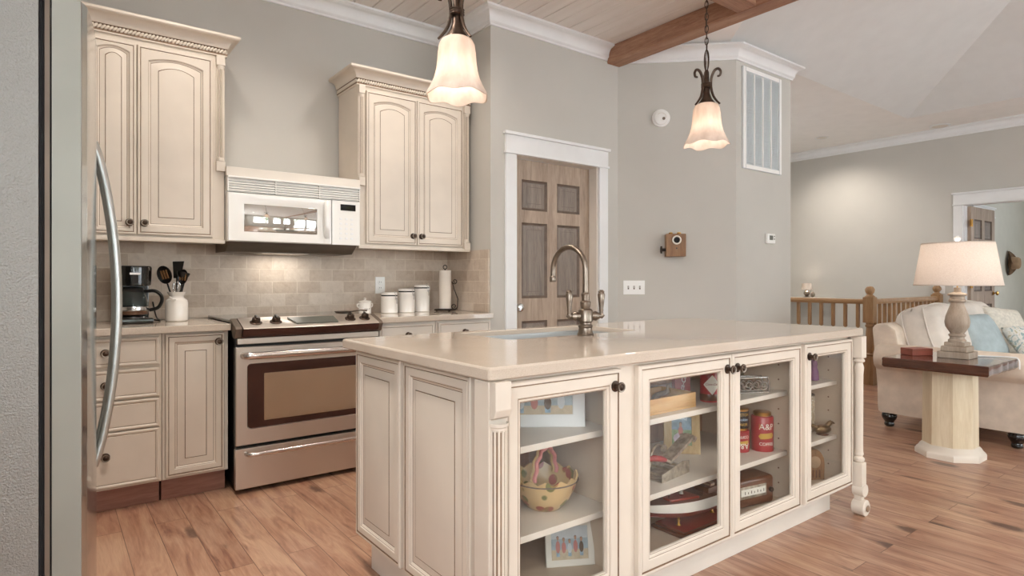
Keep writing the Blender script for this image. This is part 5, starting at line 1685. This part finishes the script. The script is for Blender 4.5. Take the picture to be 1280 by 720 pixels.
mb.tube([(-.035, 0, .034), (-.055, 0, .046), (-.068, 0, .052)], [.012, .008, .003], 'old_brass', n=8)
mb.build('body', t_)
mb = MB(); mb.lathe([(.026, 0), (.028, .003), (.016, .008)], 'walnut', n=18); mb.build('base', t_)
t_ = thing('mantel_clock', 'small arched wooden mantel clock on the bottom shelf, rightmost glass door', 'clock', (2.885, 1.435, ZS0), -.55, local=True)
mb = MB(); pts = [(-.05, -.022, 0), (.05, -.022, 0)] + [(.05 * math.cos(a) ** .9 if math.cos(a) > 0 else -.05 * (-math.cos(a)) ** .9, -.022, .07 + .075 * math.sin(a)) for a in [PI * k / 14 for k in range(15)]]
mb.prism(pts, (0, .044, 0), 'box_wood', bev=.003); mb.build('case', t_)
mb = MB(); mb.lathe([(.027, 0), (.028, .004), (.024, .006), (.004, .006)], 'felt', (0, -.022, .085), n=24, axis='-y'); mb.build('dial', t_)
mb = MB()
for x in (-.024, -.008, .008, .024): mb.box(x - .003, x + .003, -.025, -.021, .012, .048, 'walnut')
mb.build('fretwork', t_)
# ================================================================== LIVING ROOM
SX0, SX1, SY0, SY1 = 4.96, 7.10, 1.06, 2.0
sofa = thing('sofa', 'beige rolled-arm sofa beside the pedestal table', 'sofa', ((SX0 + SX1) / 2, 1.5, 0))
SF = 'sofa_fabric'
def arm(x0, s_):
    mb = MB()
    rings = []
    n = 28
    for y, k in ((SY1 - .02, .96), (SY1 - .035, 1.0), (SY0 + .045, 1.0), (SY0 + .025, .97), (SY0 + .02, .93)):
        pr_ = [(.078, .105), (.19, .105), (.20, .14), (.20, .50)]
        cx, cz, r = .085, .525, .098
        for q_ in range(19):
            a = -.25 + (PI + 1.0) * q_ / 18
            pr_.append((cx + r * 1.05 * math.cos(a), cz + r * math.sin(a)))
        pr_ += [(.050, .436), (.058, .425), (.060, .30), (.070, .14)]
        mx, mz = .11, .40
        rings.append([(x0 + s_ * ((px_ - mx) * k + mx), y, (pz - mz) * k + mz) for px_, pz in pr_])
    mb.rings(rings, SF)
    return mb.build('arm', sofa, ang=50)
arm(SX0 - .045, 1); arm(SX1 + .045, -1)
mb = MB(); mb.box(SX0 + .15, SX1 - .15, SY0 + .04, SY1 - .06, .105, .30, SF, bev=.02, seg=3); mb.build('base', sofa)
mb = MB()
mb.prism([(SX0 + .03, SY1 - .25, .12), (SX0 + .03, SY1 - .02, .12), (SX0 + .03, SY1 + .03, .74), (SX0 + .03, SY1 - .0, .77), (SX0 + .03, SY1 - .08, .775), (SX0 + .03, SY1 - .14, .73)], (SX1 - SX0 - .06, 0, 0), SF, bev=.025)
mb.build('backrest', sofa)
def cushion(mb, w, d, h, m, puff=.5, n=18, pinch=.0, wr=.0, seed=0, ex=3.2, rnd=0):
    """pillow in local space: x width, z height, y thickness"""
    rr_ = random.Random(seed)
    ph = [rr_.uniform(0, 6) for _ in range(4)]
    V = {}
    for sd in (-1, 1):
        for i in range(n + 1):
            for j in range(n + 1):
                u, v = i / n * 2 - 1, j / n * 2 - 1
                e_ = (1 - abs(u) ** ex) * (1 - abs(v) ** ex)
                t = (max(0, e_)) ** puff
                cx = u * w / 2 * (1 - pinch * (1 - abs(v)) * abs(u) ** 2)
                cz = v * h / 2 * (1 - pinch * (1 - abs(u)) * abs(v) ** 2)
                cx *= math.sqrt(1 - rnd * v * v / 2); cz *= math.sqrt(1 - rnd * u * u / 2)
                y = sd * (d / 2 * t + wr * t * math.sin(6 * u + ph[0] + 3 * v) * math.sin(5 * v + ph[1]))
                if i in (0, n) or j in (0, n):
                    if sd == 1: V[(1, i, j)] = V[(-1, i, j)]; continue
                V[(sd, i, j)] = mb.bm.verts.new((cx, y, cz + h / 2))
        for i in range(n):
            for j in range(n):
                mb.face([V[(sd, i, j)], V[(sd, i + 1, j)], V[(sd, i + 1, j + 1)], V[(sd, i, j + 1)]], m)
    return mb
def edge_loop(w, h, n=12, pinch=0, rnd=0):
    out = []
    for k in range(4 * n):
        q_, t = divmod(k, n); t = t / n * 2 - 1
        u, v = ((t, -1), (1, t), (-t, 1), (-1, -t))[q_]
        out.append((u * w / 2 * (1 - pinch * (1 - abs(v)) * abs(u) ** 2) * math.sqrt(1 - rnd * v * v / 2), 0, v * h / 2 * (1 - pinch * (1 - abs(u)) * abs(v) ** 2) * math.sqrt(1 - rnd * u * u / 2) + h / 2))
    return out
for k in range(2):
    mb = MB()
    a = SX0 + .19 + k * .86
    mb.box(a, a + .855, SY0 + .0, SY1 - .22, .30, .45, 'sofa_fabric', bev=.05, seg=4); tag(mb.build('seat_cushion'), ('beige sofa seat cushion at the end near the pedestal table', 'beige sofa seat cushion at the far end of the sofa')[k], 'cushion')
def pillow(name, label, x, y, z, w, d, h, m, rx=-.3, rz=0, ry=0, puff=.5, pinch=.05, wr=.004, pipe=None, seed=1, ex=3.2, rnd=.25):
    t_ = thing(name, label, 'cushion', (x, y, z), local=True)
    mt = Matrix.Rotation(rz, 4, 'Z') @ Matrix.Rotation(rx, 4, 'X') @ Matrix.Rotation(ry, 4, 'Y')
    mb = MB(); cushion(mb, w, d, h, m, puff=puff, pinch=pinch, wr=wr, seed=seed, ex=ex, rnd=rnd); mb.xf(0, mt); mb.build('cover', t_, ang=80)
    if pipe:
        for yy in (-1, 1):
            mb = MB(); mb.tube([(x_, yy * d * .22, z_) for x_, _, z_ in edge_loop(w * .955, h * .955, pinch=pinch, rnd=rnd)], .006, pipe, n=8, closed=True); mb.xf(0, Matrix.Translation(mt @ Vector((0, 0, h * .0225))) @ mt); mb.build('piping', t_)
    return t_
# loose back cushions and pillows
pillow('back_cushion', 'large cream back cushion with piping at the near end of the sofa', 5.53, 1.72, .455, .82, .34, .47, 'pillow_cream', rx=-.28, rz=.04, puff=.38, ex=5, pinch=.0, rnd=.5, pipe='pillow_cream', seed=3, wr=.008)
pillow('back_cushion', 'cream back cushion behind the blue pillow on the sofa', 6.36, 1.76, .455, .80, .32, .47, 'pillow_cream', rx=-.25, puff=.38, ex=5, pinch=.0, rnd=.5, pipe='pillow_cream', seed=5, wr=.008)
pillow('throw_pillow', 'plain pale blue throw pillow leaning on the sofa behind the table lamp', 5.90, 1.50, .455, .44, .16, .42, 'pillow_blue', rx=-.45, rz=-.25, seed=6, pinch=.10)
pillow('throw_pillow', 'cream knitted throw pillow behind the blue pillow on the sofa', 6.48, 1.53, .46, .46, .16, .44, 'knit', rx=-.35, rz=-.35, seed=7, pinch=.10, ry=.12)
pillow('throw_pillow', 'white patterned throw pillow lying before the blue one on the sofa', 6.14, 1.20, .462, .44, .15, .36, 'pillow_print', rx=-.75, rz=-.55, seed=8, pinch=.10)
# bun feet
def foot(x, y):
    mb = MB(); mb.lathe([(.020, 0), (.030, .006), (.034, .018), (.030, .034), (.036, .045), (.046, .060), (.052, .078), (.048, .094), (.040, .104)], 'black_gloss', (x, y, 0), n=24); mb.build('bun_foot', sofa)
for x in (SX0 + .075, SX1 - .075):
    for y in (SY0 + .10, SY1 - .08): foot(x, y)
foot(SX0 + .28, SY0 + .10)

# pedestal side table
tcx, tcy = 4.50, 1.37
t_ = thing('side_table', 'side table with a dark slab top on a pale octagonal pedestal', 'table', (tcx, tcy, 0))
def octa(r, z, rot=PI / 8): return [(tcx + r * math.cos(rot + PI / 4 * k), tcy + r * math.sin(rot + PI / 4 * k), z) for k in range(8)]
mb = MB(); mb.rings([octa(.146, .075), octa(.143, .55)], 'pedestal_wood'); mb.build('pedestal', t_)
mb = MB(); mb.rings([octa(.185, 0), octa(.186, .028), octa(.176, .044), octa(.168, .050), octa(.160, .064), octa(.150, .075)], 'cream'); mb.build('plinth', t_)
mb = MB()
rr3 = random.Random(4); P1 = []
x0, x1, y0, y1 = 4.20, 4.79, 1.095, 1.645
def edge(ax, ay, bx_, by_, n, j):
    for k in range(n):
        u = k / n; P1.append((ax + (bx_ - ax) * u + rr3.uniform(-j, j), ay + (by_ - ay) * u + rr3.uniform(-j, j)))
edge(x0, y0, x1, y0, 16, .004); edge(x1, y0, x1, y1, 8, .002); edge(x1, y1, x0, y1, 16, .006); edge(x0, y1, x0, y0, 8, .002)
cxm, cym = (x0 + x1) / 2, (y0 + y1) / 2
def rg(s_, z): return [(cxm + (x - cxm) * s_, cym + (y - cym) * s_, z) for x, y in P1]
mb.rings([rg(.97, .551), rg(1.0, .562), rg(.995, .590), rg(1.0, .604), rg(.985, .612)], 'slab_wood'); mb.build('slab_top', t_, ang=30)
# table lamp
lx, ly, lz = 4.545, 1.345, .6125
t_ = thing('table_lamp', 'large table lamp with a pale linen shade and turned wooden base', 'lamp', (lx, ly, lz))
mb = MB(); LW = 'lamp_wood'
mb.box(lx - .085, lx + .085, ly - .085, ly + .085, lz, lz + .040, LW, bev=.004)
mb.box(lx - .070, lx + .070, ly - .070, ly + .070, lz + .040, lz + .075, LW, bev=.008)
mb.box(lx - .055, lx + .055, ly - .055, ly + .055, lz + .075, lz + .098, LW, bev=.004)
mb.lathe([(.048, .098), (.048, .112), (.040, .118), (.038, .13), (.046, .138), (.046, .146), (.036, .152), (.046, .168), (.062, .195), (.067, .225), (.062, .26), (.048, .30), (.038, .33), (.036, .345), (.046, .352), (.046, .362), (.040, .368), (.038, .385), (.052, .392), (.052, .400), (.020, .412), (.018, .44)], LW, (lx, ly, lz), n=32)
mb.build('base', t_)
mb = MB(); zb, ztp = 1.068 - lz, 1.330 - lz
mb.lathe([(.232, zb), (.190, ztp), (.187, ztp), (.229, zb)], 'linen', (lx, ly, lz), n=56, caps=False)
sh = mb.build('lamp_shade', t_)
for r, z in ((.231, zb), (.189, ztp)):
    mb = MB(); mb.tube([(lx + r * math.cos(a), ly + r * math.sin(a), lz + z) for a in [2 * PI * k / 48 for k in range(48)]], .0035, 'linen', n=6, closed=True); mb.build('hem', sh)
mb = MB(); mb.tube([(lx, ly, lz + .43), (lx, ly, lz + ztp + .01)], .004, 'brass', n=8)
for k in range(3):
    a = 2 * PI * k / 3; mb.tube([(lx, ly, lz + ztp - .01), (lx + .189 * math.cos(a), ly + .189 * math.sin(a), lz + ztp - .002)], .002, 'brass', n=6)
mb.build('harp', t_)
mb = MB(); mb.lathe([(.006, ztp + .008), (.010, ztp + .014), (.018, ztp + .026), (.018, ztp + .036), (.010, ztp + .046)], 'ceramic', (lx, ly, lz), n=20); mb.build('finial', t_)
mb = MB(); mb.lathe([(.012, .455), (.024, .48), (.030, .51), (.022, .535), (.006, .548)], 'bulb', (lx, ly, lz), n=18); mb.build('bulb', t_)
mb = MB(); mb.tube(spline([(lx + .086, ly - .03, lz + .012), (lx + .17, ly - .10, lz + .006), (lx + .19, ly - .22, lz + .010), (lx + .185, ly - .262, lz + .0), (lx + .18, ly - .268, lz - .06)], 6), .004, 'trim_white', n=8); mb.build('cord', t_)
li = bpy.data.lights.new('lamp_glow', 'POINT'); li.energy = 3.4; li.color = (1, .93, .86); li.shadow_soft_size = .04
lo_ = bpy.data.objects.new('lamp_glow', li); COL.objects.link(lo_); lo_.location = (lx, ly, 1.22)
mb = MB(); mb.box(-.075, .075, -.05, .05, 0, .045, 'brown_box', bev=.003); mb.box(-.076, .076, -.051, .051, .034, .036, 'walnut')
mb.xf(0, T(4.50, 1.555, .6125, -.5)); 
tag(mb.build('keepsake_box'), 'small reddish brown box on the side table behind the lamp', 'box')

# stair railing
t_ = thing('stair_railing', 'honey oak stair railing with turned newel posts behind the sofa', 'railing', (6.9, 2.82, 0))
def newel(x, y, h):
    mb = MB(); w = .052
    mb.box(x - w, x + w, y - w, y + w, 0, .30, 'rail_wood', bev=.004)
    mb.lathe([(.040, .30), (.05, .31), (.05, .32), (.034, .335), (.045, .37), (.047, .42), (.040, .52), (.034, .60), (.046, .612), (.046, .622), (.036, .634), (.040, .65)], 'rail_wood', (x, y, 0), n=24)
    mb.box(x - w, x + w, y - w, y + w, .65, h - .10, 'rail_wood', bev=.006)
    mb.lathe([(.050, h - .10), (.052, h - .094), (.032, h - .080), (.026, h - .068), (.036, h - .060), (.046, h - .035), (.046, h - .015), (.030, h + .008), (.008, h + .014)], 'rail_wood', (x, y, 0), n=24)
    mb.build('newel_post', t_)
newel(6.88, 2.81, 1.02); newel(8.775, 2.81, 1.02)
def rail(a, b, m):
    a, b = Vector(a), Vector(b); d = (b - a).normalized(); n = Vector((-d.y, d.x))
    mb = MB()
    pr_ = [(-.026, .845), (.026, .845), (.032, .862), (.033, .878), (.026, .893), (.010, .899), (-.010, .899), (-.026, .893), (-.033, .878), (-.032, .862)]
    mb.rings([[(p_.x + n.x * o_, p_.y + n.y * o_, z) for o_, z in pr_] for p_ in (a, b)], m)
    mb.build('handrail', t_)
    L_ = (b - a).length; k = int(L_ / .125)
    for i in range(k):
        c = a + d * (L_ * (i + .5) / k)
        mb = MB(); q_ = .016
        mb.box(c.x - q_, c.x + q_, c.y - q_, c.y + q_, .60, .845, 'rail_wood', bev=.002)
        mb.lathe([(.016, 0), (.017, .12), (.012, .14), (.016, .16), (.014, .20), (.009, .50), (.013, .57), (.010, .585), (.015, .60)], 'rail_wood', (c.x, c.y, 0), n=12)
        mb.build('baluster', t_)
rail((6.88, 2.865), (6.88, 5.19), 'rail_wood_y'); rail((6.935, 2.81), (8.72, 2.81), 'beam_wood_x' if False else 'rail_wood_y')
# ledge with the small lamp
mb = MB(); mb.box(8.56, XE - .002, 4.05, 4.75, .834, .852, 'wall_paint', bev=.004)
tag(mb.build('wall_ledge'), 'narrow wall ledge behind the stair railing carrying the little lamp', 'shelf')
sx, sy, sz = 8.70, 4.40, .8525
t_ = thing('small_lamp', 'tiny lit lamp glowing against the far wall behind the stair railing', 'lamp', (sx, sy, sz), local=True)
mb = MB(); mb.lathe([(.045, 0), (.046, .006), (.02, .014), (.03, .03), (.045, .05), (.04, .075), (.015, .095), (.010, .12)], 'nickel', n=22); mb.build('base', t_)
mb = MB(); mb.lathe([(.075, .105), (.060, .20), (.058, .20), (.073, .105)], 'linen', n=32, caps=False); mb.build('lamp_shade', t_)
mb = MB(); mb.lathe([(.008, .12), (.018, .14), (.018, .155), (.004, .17)], 'bulb', n=14); mb.build('bulb', t_)
mb = MB(); mb.ell((-.03, -.10, .04), (.03, .03, .04), 'nickel', n=16, k=10); mb.xf(0, Matrix.Translation((sx, sy, sz)))
tag(mb.build('round_ornament'), 'small round grey ornament beside the tiny lamp on the ledge', 'ornament')
li = bpy.data.lights.new('small_lamp_glow', 'POINT'); li.energy = 7; li.color = (1, .86, .70); li.shadow_soft_size = .02
lo_ = bpy.data.objects.new('small_lamp_glow', li); COL.objects.link(lo_); lo_.location = (sx, sy, sz + .15)
# far-wall switch, hat, ceiling speakers
mt = Matrix.Translation(hit(1174, 361, (XE, 0, 0), (1, 0, 0))) @ Matrix.Rotation(-PI / 2, 4, 'Z')
wall_plate('light_switch', 'double white light switch on the far wall left of the doorway', 'light switch', mt, .125, .115, 2)
hp = hit(1260, 329, (0, 2.848, 0), (0, 1, 0))
t_ = thing('cowboy_hat', 'brown felt cowboy hat hanging on the wall beyond the doorway', 'hat', hp)
n = 32
def hr(rx, rz_, d, curl=0): return [(hp.x + rx * math.cos(2 * PI * k / n), hp.y - d - curl * abs(math.cos(2 * PI * k / n)) ** 2, hp.z + rz_ * math.sin(2 * PI * k / n)) for k in range(n)]
mb = MB(); mb.rings([hr(.165, .185, .006, .07), hr(.17, .19, .010, .075), hr(.085, .105, .02), hr(.08, .10, .035)], 'felt_dark', True, True); mb.build('brim', t_)
mb = MB(); mb.rings([hr(.080, .100, .022), hr(.079, .098, .06), hr(.072, .09, .13), hr(.058, .072, .15), hr(.02, .05, .135)], 'felt'); mb.build('crown', t_)
mb = MB(); mb.rings([hr(.0825, .1025, .024), hr(.082, .101, .05)], 'walnut', False, False); mb.build('hat_band', t_)
sp = hit(1175, 157, (0, 0, ZC), (0, 0, 1))
mb = MB(); mb.lathe([(.11, 0), (.11, -.006), (.10, -.010), (.02, -.010)], 'trim_white', (sp.x, sp.y, ZC - .001), n=32)
mb.lathe([(.085, -.0102), (.02, -.0112)], 'cream_pale', (sp.x, sp.y, ZC - .001), n=32)
tag(mb.build('ceiling_speaker'), 'round flush ceiling speaker near the far wall crown', 'speaker')
sp = hit(1272, 146, (0, 0, ZC), (0, 0, 1))
mb = MB(); mb.box(sp.x - .10, sp.x + .10, sp.y - .16, sp.y + .12, ZC - .012, ZC - .001, 'taupe_metal', bev=.003)
for k in range(7): mb.box(sp.x - .085 + k * .025, sp.x - .077 + k * .025, sp.y - .14, sp.y + .10, ZC - .014, ZC - .011, 'walnut')
tag(mb.build('ceiling_vent'), 'dark ceiling vent at the right edge, above the doorway', 'vent')

# ================================================================== LIGHT
wd = bpy.data.worlds.new('world'); SC.world = wd; wd.use_nodes = True
nt = wd.node_tree; nt.nodes.clear()
ow = nt.nodes.new('ShaderNodeOutputWorld'); bg = nt.nodes.new('ShaderNodeBackground')
tcw = nt.nodes.new('ShaderNodeTexCoord'); sxw = nt.nodes.new('ShaderNodeSeparateXYZ'); rw = nt.nodes.new('ShaderNodeValToRGB')
nt.links.new(tcw.outputs['Generated'], sxw.inputs[0]); nt.links.new(sxw.outputs[2], rw.inputs[0])
rw.color_ramp.elements[0].position = 0; rw.color_ramp.elements[0].color = (.89, .945, 1, 1)
rw.color_ramp.elements[1].position = .8; rw.color_ramp.elements[1].color = (.80, .89, 1, 1)
nt.links.new(rw.outputs[0], bg.inputs[0]); bg.inputs[1].default_value = 7.6
nt.links.new(bg.outputs[0], ow.inputs[0])
# recessed downlights: two read from cabinet shadows, the rest added fill
def downlight(x, y, z, en, label):
    mb = MB(); mb.lathe([(.085, .0), (.085, -.006), (.07, -.006), (.065, .0)], 'trim_white', (x, y, z), n=28, caps=False)
    mb.lathe([(.064, -.001), (.03, -.0015)], 'cream_pale', (x, y, z), n=24)
    tag(mb.build('recessed_light'), label, 'ceiling light', 'recessed ceiling lights')
    li = bpy.data.lights.new('downlight', 'SPOT'); li.energy = en; li.color = (1, .92, .83); li.spot_size = math.radians(150); li.spot_blend = .8; li.shadow_soft_size = .07
    o = bpy.data.objects.new('downlight', li); COL.objects.link(o); o.location = (x, y, z - .02)
for x, y, en in ((.58, 3.0, 36), (1.78, 3.0, 36), (.30, 2.05, 100), (.4, -1.2, 45), (2.6, -1.2, 45)):  # first two follow the cabinet shadows, the other three are added fill
    downlight(x, y, ZC + .002, en, 'white recessed ceiling light set unseen in the plank ceiling to light the kitchen')
for x, y in ((6.4, 3.9), (8.1, 3.9)):  # added spots that brighten the far wall and soffit
    downlight(x, y, ZC - .0015, 65, 'white recessed ceiling light added unseen over the stairwell to light the far wall')

SC.cycles.transparent_max_bounces = 32
vs = SC.view_settings
SC.display_settings.display_device = 'sRGB'
vs.view_transform = 'Standard'; vs.look = 'None'; vs.gamma = 1; vs.exposure = 0.40
vs.use_curve_mapping = False
